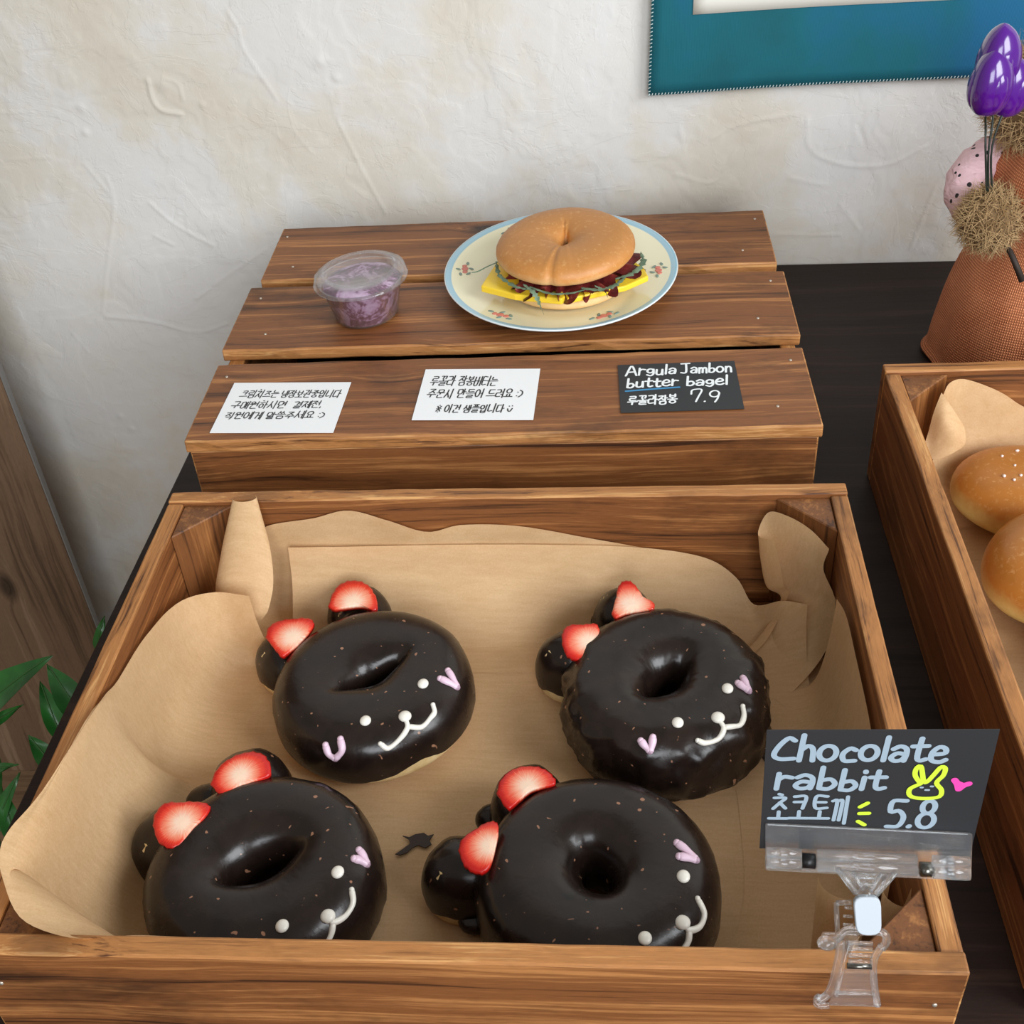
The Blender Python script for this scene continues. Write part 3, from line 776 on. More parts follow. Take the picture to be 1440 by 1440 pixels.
def make_donut(cx, cy, ring, low, ears, berries, eyes, nose, mouth, hearts, label, seed, lump=.0012, web=None):
    root = empty('rabbit_donut', (cx, cy, ZB)); base = np.array([cx, cy, ZB]); off = .0014
    v, f = ring.shell(-math.pi*.5, math.pi*1.5, 0.0, 90, 36); mesh('dough', v, f, M['dough'], root)
    v, f = ring.shell(low, math.radians(215), off, 130, 40, lump); mesh('chocolate_glaze', v, f, M['choc'], root)
    for (px, py, ra, rb, hh) in ears:
        c = atz(px, py, ZB+hh*.55); d = np.array([cx, cy])-c[:2]; an = math.atan2(d[1], d[0])
        R3 = Matrix.Rotation(an, 3, 'Z')
        e0 = np.array([c[0]-cx, c[1]-cy, 0.0])
        def dome(prof, low_=0.0, jag=0.0, sc=1.0):
            P_ = catmull(prof, 16); V_ = []
            for k in range(34):
                q_ = 2*math.pi*k/34; lo_ = low_+jag*math.sin(5*q_+seed)+jag*.6*math.sin(9*q_+2*seed); wv = 1+.03*math.sin(3*q_+seed+px)
                for r_, z_ in P_:
                    p = R3 @ Vector((ra*r_*sc*wv*math.cos(q_), rb*r_*sc*wv*math.sin(q_), 0))
                    V_.append((e0[0]+p.x, e0[1]+p.y, hh*(lo_+z_*(1-lo_)) if low_ else hh*z_))
            return V_, grid_faces(34, 16, True)
        er = mesh('ear', *dome([(0, 0), (.86, 0), (.98, .14), (1.0, .30), (.94, .52), (.80, .74), (.52, .90), (0, .965)]), M['dough'], root)
        mesh('ear_glaze', *dome([(1.03, 0), (1.035, .10), (.985, .36), (.84, .66), (.56, .88), (.25, .985), (0, 1.0)], .20, .05), M['choc'], er)
        nk = e0[:2]*.80; mesh('glaze_neck', *ball((nk[0], nk[1], hh*.46), ra*.78, rb*.74, hh*.46, 24, 12, R3), M['choc'], er)
    if web:
        for (px, py, ra, rb, hh) in web:
            c = atz(px, py, ZB+hh*.6); mesh('glaze_drip', *ball((c[0]-cx, c[1]-cy, hh*.5), ra, rb, hh*.5, 20, 10), M['choc'], root)
    for poly, core, zc in berries: berry(root, base, poly, core, zc)
    hit = lambda p: fan_hits(ring, cx, cy, p[0], p[1], off)
    for p in eyes: mesh('icing_eye', *ball(hit(p)+np.array([0, 0, .0004]), .0036, .0040, .0022), M['icing'], root)
    mo = [icing_line([hit(p)+np.array([0, 0, .0004]) for p in pl], .0017) for pl in mouth]
    mo.append(ball(hit(nose)+np.array([0, 0, .0004]), .0042, .0042, .0026))
    mesh('icing_mouth', *merge(mo), M['icing'], root)
    for h_ in hearts:
        mesh('icing_heart', *merge([icing_line([hit(p)+np.array([0, 0, .0003]) for p in pl], .0023) for pl in h_]), M['icing_pink'], root)
    tag(root, label, 'donut', 'chocolate rabbit donuts in the crate')
    return root
rad = math.radians
def lowline(base, amp, seed, dips=()):
    def f(q):
        v = base+amp*(fbm(np.array([q*3+seed]), np.array([seed*1.7]), seed, 3)[0]-.45)*2
        for q0, wdt, d in dips:
            dd = (q-q0+math.pi) % (2*math.pi)-math.pi; v += d*math.exp(-(dd/wdt)**2)
        return rad(v)
    return f
make_donut(-.0615, -.668, Ring(.0655, .0665, .044, .019, .0045, rad(38), 3, .018), lowline(-34, 10, 3, ((rad(-50), 1.35, 33),)),
    [(404, 925, .024, .021, .034), (503, 858, .023, .023, .036)],
    [([(373, 895), (378, 880), (392, 872), (412, 869), (432, 868), (441, 874), (437, 885), (420, 905), (408, 915), (396, 922), (385, 910)], (412, 896), .053),
     ([(461, 852), (468, 832), (480, 819), (498, 815), (515, 820), (526, 833), (531, 850), (526, 858), (510, 852), (490, 853), (470, 856)], (497, 846), .052)],
    [(514, 1014), (595, 962)], (569.6, 1008),
    [[(535, 1047), (546, 1053), (562.5, 1040), (573, 1024), (570, 1010)], [(574, 1023), (593, 1023), (606, 1010), (611, 1002), (609, 992)]],
    [[[(458, 1048), (463, 1062), (472, 1067)], [(479, 1040), (481, 1056), (472, 1067)]], [[(619, 955), (632, 961), (643, 967)], [(630, 943.5), (637, 955), (643, 967)]]],
    'chocolate rabbit donut nearest the curled paper corner, pale dough edge showing below its glaze', 3)
make_donut(.1305, -.676, Ring(.0655, .068, .053, .016, .0065, rad(50), 9, .025), lowline(-46, 12, 9, ((rad(-120), .35, 26),)),
    [(804, 928, .025, .021, .044), (878, 866, .023, .022, .045)],
    [([(790, 905), (791, 888), (800, 878), (820, 877), (838, 876), (843, 888), (836, 905), (825, 925), (810, 926), (797, 920)], (828, 902), .063),
     ([(860, 862), (866, 840), (870, 822), (880, 815), (892, 820), (905, 838), (918, 845), (920, 855), (905, 858), (880, 862), (866, 868)], (888, 850), .063)],
    [(953, 1017), (1023, 969)], (1009.5, 1010),
    [[(981, 1042.5), (992, 1046), (1010, 1040), (1017.5, 1025), (1010, 1012)], [(1018, 1024), (1030, 1022.5), (1041, 1020), (1046, 1007.5), (1044.5, 994)]],
    [[[(901, 1042.5), (907, 1050), (914, 1057)], [(918, 1037.5), (917, 1048), (914, 1057)]], [[(1037.5, 961), (1045, 967), (1053, 972.5)], [(1044.5, 954), (1049, 962), (1053, 972.5)]]],
    'tall chocolate rabbit donut directly left of the chalk price sign, ragged glaze on its front', 9, .0075,
    [(850, 872, .010, .008, .014)])
make_donut(-.0985, -.8195, Ring(.0665, .0655, .052, .019, .0075, rad(32), 14, .016), lowline(-62, 8, 14),
    [(246, 1184, .027, .024, .043), (352, 1104, .026, .025, .046)],
    [([(214, 1160), (218, 1142), (232, 1128), (252, 1127), (275, 1126), (294, 1131), (290, 1145), (270, 1165), (255, 1185), (240, 1192), (222, 1182)], (256, 1157), .067),
     ([(295, 1102), (305, 1080), (325, 1064), (350, 1056), (370, 1060), (380, 1075), (378, 1090), (355, 1098), (335, 1105), (312, 1117)], (338, 1090), .064)],
    [(397, 1303), (475, 1227)], (461, 1289),
    [[(494.7, 1252), (496, 1272), (485.5, 1289), (468.7, 1298), (462, 1291)], [(468.7, 1298), (465.7, 1315), (458, 1328), (444, 1338), (428, 1334)]],
    [[[(498, 1208), (507, 1211), (516, 1216)], [(505, 1196), (512, 1206), (516, 1216)]], [[(338, 1328), (346, 1342), (352, 1352)], [(360, 1326), (358, 1340), (352, 1352)]]],
    'chocolate rabbit donut in the front left, beside the paper flap', 14, .0022, [(300, 1125, .018, .012, .024)])
make_donut(.0895, -.8185, Ring(.0665, .066, .054, .0125, .0085, rad(115), 22, .016), lowline(-60, 8, 22),
    [(658, 1226, .028, .022, .042), (745, 1128, .025, .024, .047)],
    [([(644, 1195), (650, 1178), (668, 1165), (685, 1155), (698, 1155), (701, 1168), (697, 1190), (690, 1215), (680, 1226), (665, 1225), (652, 1215)], (688, 1190), .068),
     ([(698, 1115), (704, 1095), (722, 1080), (745, 1076), (765, 1080), (779, 1092), (780, 1102), (760, 1107), (745, 1112), (730, 1125), (714, 1136)], (742, 1106), .066)],
    [(907, 1320), (961, 1233)], (959.7, 1298),
    [[(981, 1264.7), (990, 1286), (984, 1304), (969, 1309), (961, 1299)], [(969, 1309), (967, 1326), (956, 1340), (942, 1346), (930, 1340)]],
    [[[(955, 1205), (967, 1207), (979, 1210)], [(952, 1186), (966, 1197), (979, 1210)]], [[(838, 1340), (848, 1352), (858, 1358)], [(866, 1338), (864, 1350), (858, 1358)]]],
    'chocolate rabbit donut in the front row, right one, below the taller donut', 22, .0018, [(668, 1290, .010, .010, .012), (700, 1150, .014, .010, .022)])
# dried chocolate flake on the parchment
P = [(566, 1176), (576, 1178), (584, 1174), (596, 1172), (602, 1176), (610, 1174), (604, 1182), (607, 1188), (598, 1193), (588, 1189), (580, 1193), (572, 1200), (563, 1203), (556, 1202), (566, 1195), (577, 1187), (575, 1181)]
v, f = extrude_poly([atz(px, py, .0122) for px, py in P], (0, 0, 1), .0007)
o = mesh('chocolate_flake', v, f, M['smear'], None, False); tag(o, 'dried chocolate smear on the parchment between the front donuts', 'chocolate')
P = [(1062, 1052), (1068, 1058), (1076, 1056), (1080, 1066), (1076, 1072), (1070, 1064), (1062, 1066)]
v, f = extrude_poly([atz(px, py, .0122) for px, py in P], (0, 0, 1), .0020)
o = mesh('chocolate_flake', v, f, M['smear'], None, False); tag(o, 'small chocolate flake on the parchment by the tall donut and chalk price sign', 'chocolate')

# ================================================================== LETTERING
def circ(cx, cy, rx, ry, a0=90, a1=450, n=14):
    return [(cx+rx*math.cos(rad(a0+(a1-a0)*k/(n-1))), cy+ry*math.sin(rad(a0+(a1-a0)*k/(n-1)))) for k in range(n)]
JI = 'ㄱㄲㄴㄷㄸㄹㅁㅂㅃㅅㅆㅇㅈㅉㅊㅋㅌㅍㅎ'
JV = 'ㅏㅐㅑㅒㅓㅔㅕㅖㅗㅘㅙㅚㅛㅜㅝㅞㅟㅠㅡㅢㅣ'
JF = ' ㄱㄲㄳㄴㄵㄶㄷㄹㄺㄻㄼㄽㄾㄿㅀㅁㅂㅄㅅㅆㅇㅈㅊㅋㅌㅍㅎ'
JS = {'ㄱ': [[(.02, .9), (.9, .9), (.72, 0)]], 'ㄴ': [[(.1, 1), (.12, .1), (1, .12)]], 'ㄷ': [[(.95, .95), (.1, .92)], [(.1, .92), (.12, .06), (1, .08)]],
      'ㄹ': [[(.05, .95), (.9, .95), (.86, .54), (.1, .5), (.1, .05), (1, .06)]], 'ㅁ': [[(.08, .95), (.12, .05), (.9, .05), (.92, .95), (.08, .95)]],
      'ㅂ': [[(.1, 1), (.14, 0), (.88, 0), (.92, 1)], [(.12, .5), (.9, .5)]], 'ㅅ': [[(.52, 1), (.4, .5), (.02, 0)], [(.46, .62), (1, .02)]],
      'ㅇ': [circ(.5, .5, .46, .48)], 'ㅈ': [[(.05, .95), (.92, .95), (.5, .5), (.02, .02)], [(.5, .52), (1, .05)]],
      'ㅊ': [[(.4, 1.18), (.62, 1.12)], [(.05, .88), (.92, .88), (.5, .48), (.02, .02)], [(.5, .5), (1, .05)]],
      'ㅋ': [[(.02, .92), (.9, .92), (.72, 0)], [(.05, .5), (.82, .52)]], 'ㅌ': [[(.95, .95), (.1, .95), (.12, .05), (1, .06)], [(.1, .5), (.85, .5)]],
      'ㅍ': [[(.02, .95), (.98, .95)], [(.0, .05), (1, .06)], [(.32, .95), (.34, .05)], [(.7, .95), (.66, .05)]],
      'ㅎ': [[(.38, 1.15), (.64, 1.1)], [(.05, .84), (.95, .86)], circ(.5, .32, .38, .32)],
      'ㅏ': [[(.35, 1.05), (.35, -.05)], [(.35, .5), (1, .5)]], 'ㅓ': [[(.75, 1.05), (.75, -.05)], [(.05, .5), (.75, .5)]],
      'ㅐ': [[(.25, 1), (.25, 0)], [(.8, 1.08), (.8, -.08)], [(.25, .5), (.8, .5)]], 'ㅔ': [[(.5, 1), (.5, 0)], [(.0, .5), (.5, .5)], [(.9, 1.08), (.9, -.08)]],
      'ㅕ': [[(.75, 1.05), (.75, -.05)], [(.05, .66), (.75, .66)], [(.05, .36), (.75, .36)]], 'ㅣ': [[(.5, 1.08), (.5, -.08)]],
      'ㅗ': [[(0, .1), (1, .1)], [(.5, .12), (.5, .9)]], 'ㅛ': [[(0, .1), (1, .1)], [(.34, .12), (.34, .85)], [(.66, .12), (.66, .85)]],
      'ㅜ': [[(0, .85), (1, .88)], [(.5, .85), (.46, 0)]], 'ㅡ': [[(-.02, .5), (1.02, .54)]]}
JS['ㄲ'] = [[(x*.48, y) for x, y in s] for s in JS['ㄱ']]+[[(.5+x*.5, y) for x, y in s] for s in JS['ㄱ']]
JS['ㅆ'] = [[(x*.5, y) for x, y in s] for s in JS['ㅅ']]+[[(.5+x*.5, y) for x, y in s] for s in JS['ㅅ']]
def fit_box(st, x0, y0, x1, y1): return [[(x0+x*(x1-x0), y0+y*(y1-y0)) for x, y in s] for s in st]
def hangul(ch):
    c = ord(ch)-0xAC00; a, b, d = c//588, (c % 588)//28, c % 28
    i, v, f = JI[a], JV[b], JF[d].strip()
    lo = .40 if f else .0; out = []
    if v in 'ㅗㅛㅜㅡ':
        h = (1-lo)
        out += fit_box(JS[i], .16, lo+h*.48, .84, 1.0)
        out += fit_box(JS[v], 0.0, lo+h*.04, 1.0, lo+h*.40)
    elif v in 'ㅘㅝ':
        h = (1-lo); p, q = ('ㅗ', 'ㅏ') if v == 'ㅘ' else ('ㅜ', 'ㅓ')
        out += fit_box(JS[i], .06, lo+h*.50, .56, 1.0); out += fit_box(JS[p], 0, lo+h*.06, .62, lo+h*.42); out += fit_box(JS[q], .64, lo, .98, 1.0)
    else:
        wide = .52 if v in 'ㅐㅔ' else .58
        out += fit_box(JS[i], .02, lo+.06, wide, .98); out += fit_box(JS[v], wide+.06, lo, 1.0, 1.0)
    if f: out += fit_box(JS[f], .16, -.02, .86, .32)
    return out, 1.0
LS = {'A': ([[(.02, 0), (.36, 1), (.74, 0)], [(.14, .36), (.62, .38)]], .78), 'J': ([[(.0, .98), (.62, 1)], [(.36, 1), (.40, .2), (.28, .02), (.02, .06)]], .66),
      'C': ([[(.62, .82), (.42, .92), (.16, .60), (.04, .24), (.24, .08), (.66, .10)]], .70), 'h': ([[(.1, 1), (.06, 0)], [(.08, .42), (.26, .58), (.42, .46), (.46, 0)]], .54),
      'o': ([circ(.27, .30, .25, .29, 70, 450, 18)], .60), 'c': ([[(.44, .50), (.26, .57), (.06, .34), (.14, .06), (.46, .06)]], .52), 'l': ([[(.1, 1), (.08, 0)]], .20),
      'a': ([[(.06, .52), (.26, .64), (.46, .54), (.50, .30), (.46, .02)], [(.48, .30), (.20, .34), (.04, .16), (.16, .02), (.38, .06), (.49, .24)]], .58),
      't': ([[(.22, .92), (.20, .2), (.30, .02), (.48, .08)], [(.0, .60), (.46, .62)]], .50), 'e': ([[(.06, .32), (.46, .38), (.44, .58), (.24, .64), (.06, .40), (.10, .08), (.36, .0), (.54, .10)]], .58),
      'r': ([[(.08, .72), (.06, 0)], [(.08, .44), (.24, .58), (.46, .54)]], .48), 'b': ([[(.08, 1), (.06, .04)], [(.08, .40), (.34, .46), (.48, .24), (.32, .02), (.06, .04)]], .54),
      'i': ([[(.08, .56), (.06, 0)], [(.08, .84), (.085, .80)]], .18), 'g': ([circ(.26, .40, .20, .20, 40, 400), [(.46, .56), (.48, .10), (.30, -.10), (.06, .0)]], .56),
      'u': ([[(.06, .58), (.06, .14), (.22, .02), (.42, .14), (.46, .58)], [(.46, .58), (.48, 0)]], .56), 'm': ([[(.06, .58), (.06, 0)], [(.06, .40), (.20, .58), (.32, .44), (.32, .04)], [(.32, .42), (.48, .58), (.60, .44), (.62, 0)]], .70),
      'n': ([[(.06, .58), (.06, 0)], [(.06, .38), (.24, .58), (.42, .46), (.46, 0)]], .54), '7': ([[(.02, .62), (.06, .96), (.52, .98), (.40, .4), (.30, 0)]], .62),
      '9': ([circ(.28, .68, .24, .26, 20, 380), [(.52, .76), (.46, .3), (.34, 0)]], .62), '5': ([[(.52, .98), (.10, .96), (.08, .58), (.34, .62), (.52, .38), (.40, .06), (.04, .04)]], .62),
      '8': ([circ(.30, .74, .19, .22, 90, 450), circ(.30, .26, .25, .26, 90, 450)], .64), '.': ([[(.05, .02), (.07, .05)]], .18), ',': ([[(.10, .12), (.04, -.08)]], .20),
      ':': ([[(.08, .66), (.09, .63)], [(.06, .22), (.07, .19)]], .22), ')': ([[(.0, .86), (.34, .66), (.36, .30), (.02, .02)]], .42),
      '※': ([[(.05, .85), (.55, .15)], [(.55, .85), (.05, .15)], [(.30, .98), (.31, .95)], [(.30, .06), (.31, .03)], [(.02, .5), (.05, .5)], [(.56, .5), (.59, .5)]], .66),
      '☺': ([[(.14, .80), (.16, .76)], [(.56, .84), (.58, .80)], [(.04, .42), (.18, .12), (.46, .08), (.66, .46)]], .76), ' ': ([], .34)}
def text_strokes(s, x0, x1, y0, y1, slant=.12, rise=0.0, seed=1):
    out = []; x = 0.0; r = random.Random(seed)
    for ch in s:
        st, adv = hangul(ch) if '가' <= ch <= '힣' else LS[ch]
        dy = r.uniform(-.04, .04); k = r.uniform(.94, 1.06)
        out += [[(x+px*k, py*k+dy) for px, py in pl] for pl in st]
        x += adv*k+(.10 if '가' <= ch <= '힣' else .07)
    sx = (x1-x0)/x; sy = y1-y0
    return [[(x0+px*sx+slant*(py*sy), y0+py*sy+rise*(px*sx)) for px, py in pl] for pl in out]
def ribbon(pl, wd, z):
    P = np.array(pl, float)
    if len(P) > 2: P = catmull(P, len(P)*4)
    n = len(P); V, F = [], []; L, R_ = [], []
    for i in range(n):
        t = P[min(i+1, n-1)]-P[max(i-1, 0)]; t = t/(np.linalg.norm(t)+1e-12); nn_ = np.array([-t[1], t[0]])
        L.append(P[i]+nn_*wd/2); R_.append(P[i]-nn_*wd/2)
    zz = [z+4e-5*i/max(1, n-1) for i in range(n)]
    V = [(*p, q_) for p, q_ in zip(L, zz)]+[(*p, q_) for p, q_ in zip(R_, zz)]
    for i in range(n-1): F.append((n+i, n+i+1, i+1, i))
    for c_, sg in ((0, -1), (n-1, 1)):
        t = P[1]-P[0] if c_ == 0 else P[-1]-P[-2]; a0 = math.atan2(t[1], t[0])*1.0
        b0 = len(V)
        a0 = a0+(math.pi/2 if c_ == 0 else -math.pi/2)
        for k in range(7):
            q = a0+math.pi*k/6; V.append((P[c_][0]+wd/2*math.cos(q), P[c_][1]+wd/2*math.sin(q), zz[c_]))
        F.append(tuple(range(b0, b0+7)))
    return V, F
def lettering(parent, strokes, wd, mat, z=.0004, name='lettering'):
    v, f = merge([ribbon(s, wd, z+6e-6*(i % 9)) for i, s in enumerate(strokes)])
    return mesh(name, v, f, mat, parent, False)
def card(name, TLp, TRp, BLp, mat, th=.0004, bow=.0):
    """card given by three 3D corners; local x right, y up the card, origin bottom left; returns object, w, h"""
    TLp, TRp, BLp = map(np.array, (TLp, TRp, BLp))
    ex = TRp-TLp; w_ = np.linalg.norm(ex); ex = ex/w_; ey = TLp-BLp; ey = ey-ex*np.dot(ex, ey); h_ = np.linalg.norm(ey); ey /= h_; ez = np.cross(ex, ey)
    n = 12; V, F = [], []
    for s_ in (0, 1):
        for i in range(n+1):
            for j in (0, 1): V.append((w_*i/n, h_*j, th*s_))
    N = (n+1)*2
    for i in range(n):
        F.append((N+2*i, N+2*i+2, N+2*i+3, N+2*i+1)); F.append((2*i, 2*i+1, 2*i+3, 2*i+2))
        F.append((2*i, 2*i+2, N+2*i+2, N+2*i)); F.append((2*i+1, N+2*i+1, N+2*i+3, 2*i+3))
    F.append((0, N, N+1, 1)); F.append((2*n, 2*n+1, N+2*n+1, N+2*n))
    o_ = mesh(name, V, F, mat, None, False)
    mw = Matrix.Identity(4)
    for k in range(3): mw[k][0], mw[k][1], mw[k][2], mw[k][3] = ex[k], ey[k], ez[k], BLp[k]
    o_.matrix_world = mw
    return o_, w_, h_
zc = CH+.0006
def lay(tl, tr, bl): return [atz(*p, zc) for p in (tl, tr, bl)]
def place_text(o_, w_, h_, lines, wd, mat, z=.0006):
    st = []
    for k, (s, a, b, top, bot, sl_, ri) in enumerate(lines): st += text_strokes(s, a*w_, b*w_, h_*(1-bot), h_*(1-top), sl_, ri, 5+k)
    return lettering(o_, st, wd, mat, z)
o, w_, h_ = card('note_card', *lay((322, 539), (486, 538), (295, 609)), M['card_white'])
place_text(o, w_, h_, [('크림치즈는 냉장보관중입니다', .10, .95, .18, .32, .1, .01), ('구매원하시면  결제전,', .07, .83, .40, .53, .1, .005), ('직원에게 말씀주세요 :)', .06, .88, .61, .74, .1, .015)], .0009, M['ink'])
tag(o, 'white handwritten note card in front of the purple cream cup', 'card', 'handwritten cards on the upturned crate')
o, w_, h_ = card('note_card', *lay((591, 520), (752, 519), (579, 591)), M['card_white'])
place_text(o, w_, h_, [('루꼴라 잠봉버터는', .07, .65, .16, .34, .1, 0), ('주문시 만들어 드려요 :)', .07, .88, .42, .58, .1, 0), ('※ 이건 샘플입니다 ☺', .18, .82, .72, .86, .1, 0)], .0010, M['ink'])
tag(o, 'white handwritten note card in front of the bagel plate, left of the black card', 'card', 'handwritten cards on the upturned crate')
o, w_, h_ = card('price_card', *lay((867, 514), (1031, 508), (873, 581)), M['card_black'])
place_text(o, w_, h_, [('Argula', .06, .50, .05, .25, .1, .01), ('Jambon', .53, .97, .04, .24, .1, 0)], .0018, M['chalk'])
place_text(o, w_, h_, [('butter', .06, .50, .32, .51, .1, .03), ('bagel', .56, .92, .32, .51, .1, .02)], .0019, M['chalk'])
place_text(o, w_, h_, [('루꼴라잠봉', .06, .47, .69, .86, .1, .02), ('7.9', .57, .83, .60, .84, .15, -.02)], .0015, M['chalk'])
lettering(o, [[(.055*w_, .43*h_), (.28*w_, .455*h_), (.50*w_, .475*h_)]], .0020, M['blue_line'], .0005, 'underline')
tag(o, 'black chalk price card reading bagel 7.9 lying on the upturned crate', 'card', 'black chalk price cards')

# ================================================================== CHALK SIGN AND ITS CLIP
YS = -.868
p_tl, p_tr, p_br = aty(1085, 1026, YS), aty(1413, 1025, YS), aty(1393, 1195, YS)
hh = p_tr[2]-p_br[2]
o, w_, h_ = card('price_card', p_tl, p_tr, p_tl-np.array([.0, 0, hh]), M['card_black'])
place_text(o, w_, h_, [('Chocolate', .03, .81, .05, .24, .05, 0)], .0025, M['chalk_blue'])
place_text(o, w_, h_, [('rabbit', .05, .56, .30, .47, .05, -.01)], .0025, M['chalk_blue'])
place_text(o, w_, h_, [('초코토끼', .035, .41, .54, .74, .02, .0)], .0018, M['chalk_blue'])
place_text(o, w_, h_, [('5.8', .58, .82, .57, .80, .02, -.01)], .0025, M['chalk_blue'])
q = lambda x, y: (x*w_, (1-y)*h_)
def cardpx(px, py): # zoomed-photo pixels (4x) to card coordinates
    return ((px-50)/1325*w_, h_*(1-(py-62)/672))
lettering(o, [[cardpx(*p) for p in ((985, 345), (945, 300), (945, 262), (970, 252), (1000, 330), (1020, 335), (1050, 300), (1085, 255), (1112, 262), (1108, 300), (1078, 340), (1115, 380), (1108, 418), (1020, 428), (940, 415), (928, 375), (985, 345))]], .0022, M['lime'], .0007, 'bunny_doodle')
lettering(o, [[cardpx(*p) for p in s] for s in (((992, 366), (1000, 366)), ((1050, 360), (1060, 360)), ((1022, 380), (1040, 380)))], .0012, M['chalk_blue'], .0007, 'doodle_face')
lettering(o, [[cardpx(*p) for p in s] for s in (((648, 478), (690, 455)), ((650, 516), (706, 514)), ((648, 562), (688, 582)))], .0022, M['lime'], .0007, 'accent_dashes')
lettering(o, [[cardpx(*p) for p in s] for s in (((1180, 325), (1200, 345), (1215, 375)), ((1268, 345), (1240, 355), (1215, 375)), ((1195, 340), (1225, 350)))], .0030, M['hotpink'], .0007, 'heart_doodle')
tag(o, 'black chalk sign reading Chocolate rabbit 5.8 held upright in the clear clip', 'card', 'black chalk price cards')

cl = empty('sign_clip', (.2, -.905, CH)); cb = np.array([.2, -.905, CH])
AXC = np.array([0, .045, .082]); AXC /= np.linalg.norm(AXC); NC = np.cross(np.array([1., 0, 0]), AXC); NC = -NC if NC[1] > 0 else NC
PC = np.array([.2, -.9245, .088])
def cp(px, py, off=0.0): return on_plane(px, py, PC+NC*off, NC)-cb
def yp(px, py, y): return aty(px, py, y)-cb
def rounded(P, r=.0025, k=5):
    P = [np.array(p, float) for p in P]; out = []; n = len(P)
    for i in range(n):
        a, b, c = P[i-1], P[i], P[(i+1) % n]; d1 = (a-b)/np.linalg.norm(a-b); d2 = (c-b)/np.linalg.norm(c-b)
        for t in np.linspace(0, 1, k): out.append((1-t)**2*(b+d1*r)+2*t*(1-t)*b+t*t*(b+d2*r))
    return out
AC = M['acrylic']
def plate_part(name, P, nrm, th, mat, r=.002):
    v, f = extrude_poly(rounded(P, r), nrm, th); return bevel_obj(mesh(name, v, f, mat, cl, False), .0004, 1)
jaw = [(1076, 1156), (1367, 1170), (1365, 1236), (1076, 1221)]
plate_part('front_jaw', [yp(*p, YS-.0012) for p in jaw], (0, -1, 0), .0014, AC)
plate_part('back_jaw', [yp(*p, YS+.0022) for p in jaw], (0, 1, 0), .0014, AC)
for k, (y0, y1, r) in enumerate(((1199, 1213, .0026), (1211, 1228, .0032))):
    for a, b in ((0, .17), (.25, .74), (.82, 1)):
        P = [yp(1078+285*t, y0+(y1-y0)*t, YS-.0075-.002*k) for t in (a, b)]
        mesh('hinge_bar', *tube(P, r, 12), AC, cl)
for px, py, mt in ((1137, 1210, 'blackplastic'), (1303, 1222, 'steel')):
    P = [yp(px-9, py, YS-.0065), yp(px+9, py+1, YS-.0065)]; mesh('spring', *tube(P, .0034, 12), M[mt], cl)
plate_part('neck', [cp(*p, .001) for p in ((1180, 1224), (1258, 1228), (1232, 1258), (1204, 1256))], NC, .0012, AC, .001)
for P, r in ((((1178, 1222), (1204, 1256)), .0014), (((1260, 1226), (1232, 1258)), .0014), (((1200, 1226), (1214, 1252)), .0008), (((1240, 1228), (1224, 1254)), .0008),
             (((1207, 1234), (1230, 1235)), .0006), (((1209, 1243), (1228, 1244)), .0006)):
    mesh('neck_rib', *tube([cp(*p, .003) for p in P], r, 8), AC, cl)
mesh('ball_joint', *ball(cp(1217, 1257, .003), .0035, n=14, m_=8), AC, cl)
plate_part('swivel_tab', [cp(*p, .004) for p in ((1198, 1257), (1237, 1257), (1238, 1311), (1203, 1311))], NC, .003, M['whiteplastic'], .0045)
for P, r in ((((1176, 1270), (1178, 1318)), .0012), (((1176, 1270), (1197, 1269)), .0012), (((1188, 1276), (1198, 1277)), .0007), (((1186, 1288), (1199, 1289)), .0007), (((1186, 1300), (1200, 1301)), .0007)):
    mesh('rear_grip', *tube([cp(*p, -.002) for p in P], r, 8), AC, cl)
mesh('shoulder', *tube(catmull([cp(*p, .004) for p in ((1176, 1322), (1191, 1308), (1215, 1310), (1240, 1311), (1247, 1322), (1240, 1334))], 24), .0018, 8), AC, cl)
mesh('side_rail', *tube(catmull([cp(*p, .004) for p in ((1182, 1322), (1180, 1345), (1172, 1380), (1164, 1398), (1151, 1408))], 20), .0019, 8), AC, cl)
mesh('side_rail', *tube(catmull([cp(*p, .004) for p in ((1240, 1330), (1229, 1350), (1229, 1380), (1234, 1414))], 20), .0017, 8), AC, cl)
mesh('inner_rail', *tube([cp(*p, .003) for p in ((1193, 1325), (1186, 1355), (1176, 1400))], .0010, 8), AC, cl)
for y in (1326, 1334, 1343, 1352): mesh('grip_rib', *tube([cp(1193, y, .003), cp(1227, y+1, .003)], .0011, 8), AC, cl)
mesh('grip_pin', *tube([cp(1191, 1358, .003), cp(1226, 1359, .003)], .0013, 10), M['steel'], cl)
plate_part('front_lever', [cp(*p, .002) for p in ((1186, 1362), (1228, 1362), (1236, 1414), (1164, 1412))], NC, .0014, AC, .001)
mesh('cross_bar', *tube([cp(1176, 1396, .004), cp(1230, 1397, .004)], .0009, 8), AC, cl)
mesh('lever_hook', *tube(catmull([cp(*p, .004) for p in ((1164, 1399), (1156, 1405), (1150, 1402), (1149, 1413), (1166, 1414))], 16), .0015, 8), AC, cl)
mesh('side_knob', *ball(cp(1163, 1326, .0), .0045, .0035, .0035, 14, 8), AC, cl)
plate_part('back_lever', [np.array((x, y, z))-cb for x, y, z in ((.192, -.8925, .085), (.214, -.8925, .085), (.211, -.8925, .118), (.195, -.8925, .118))], (0, 1, 0), .0014, AC, .001)
tag(cl, 'clear plastic sign clip gripping the front board of the donut crate', 'clip')

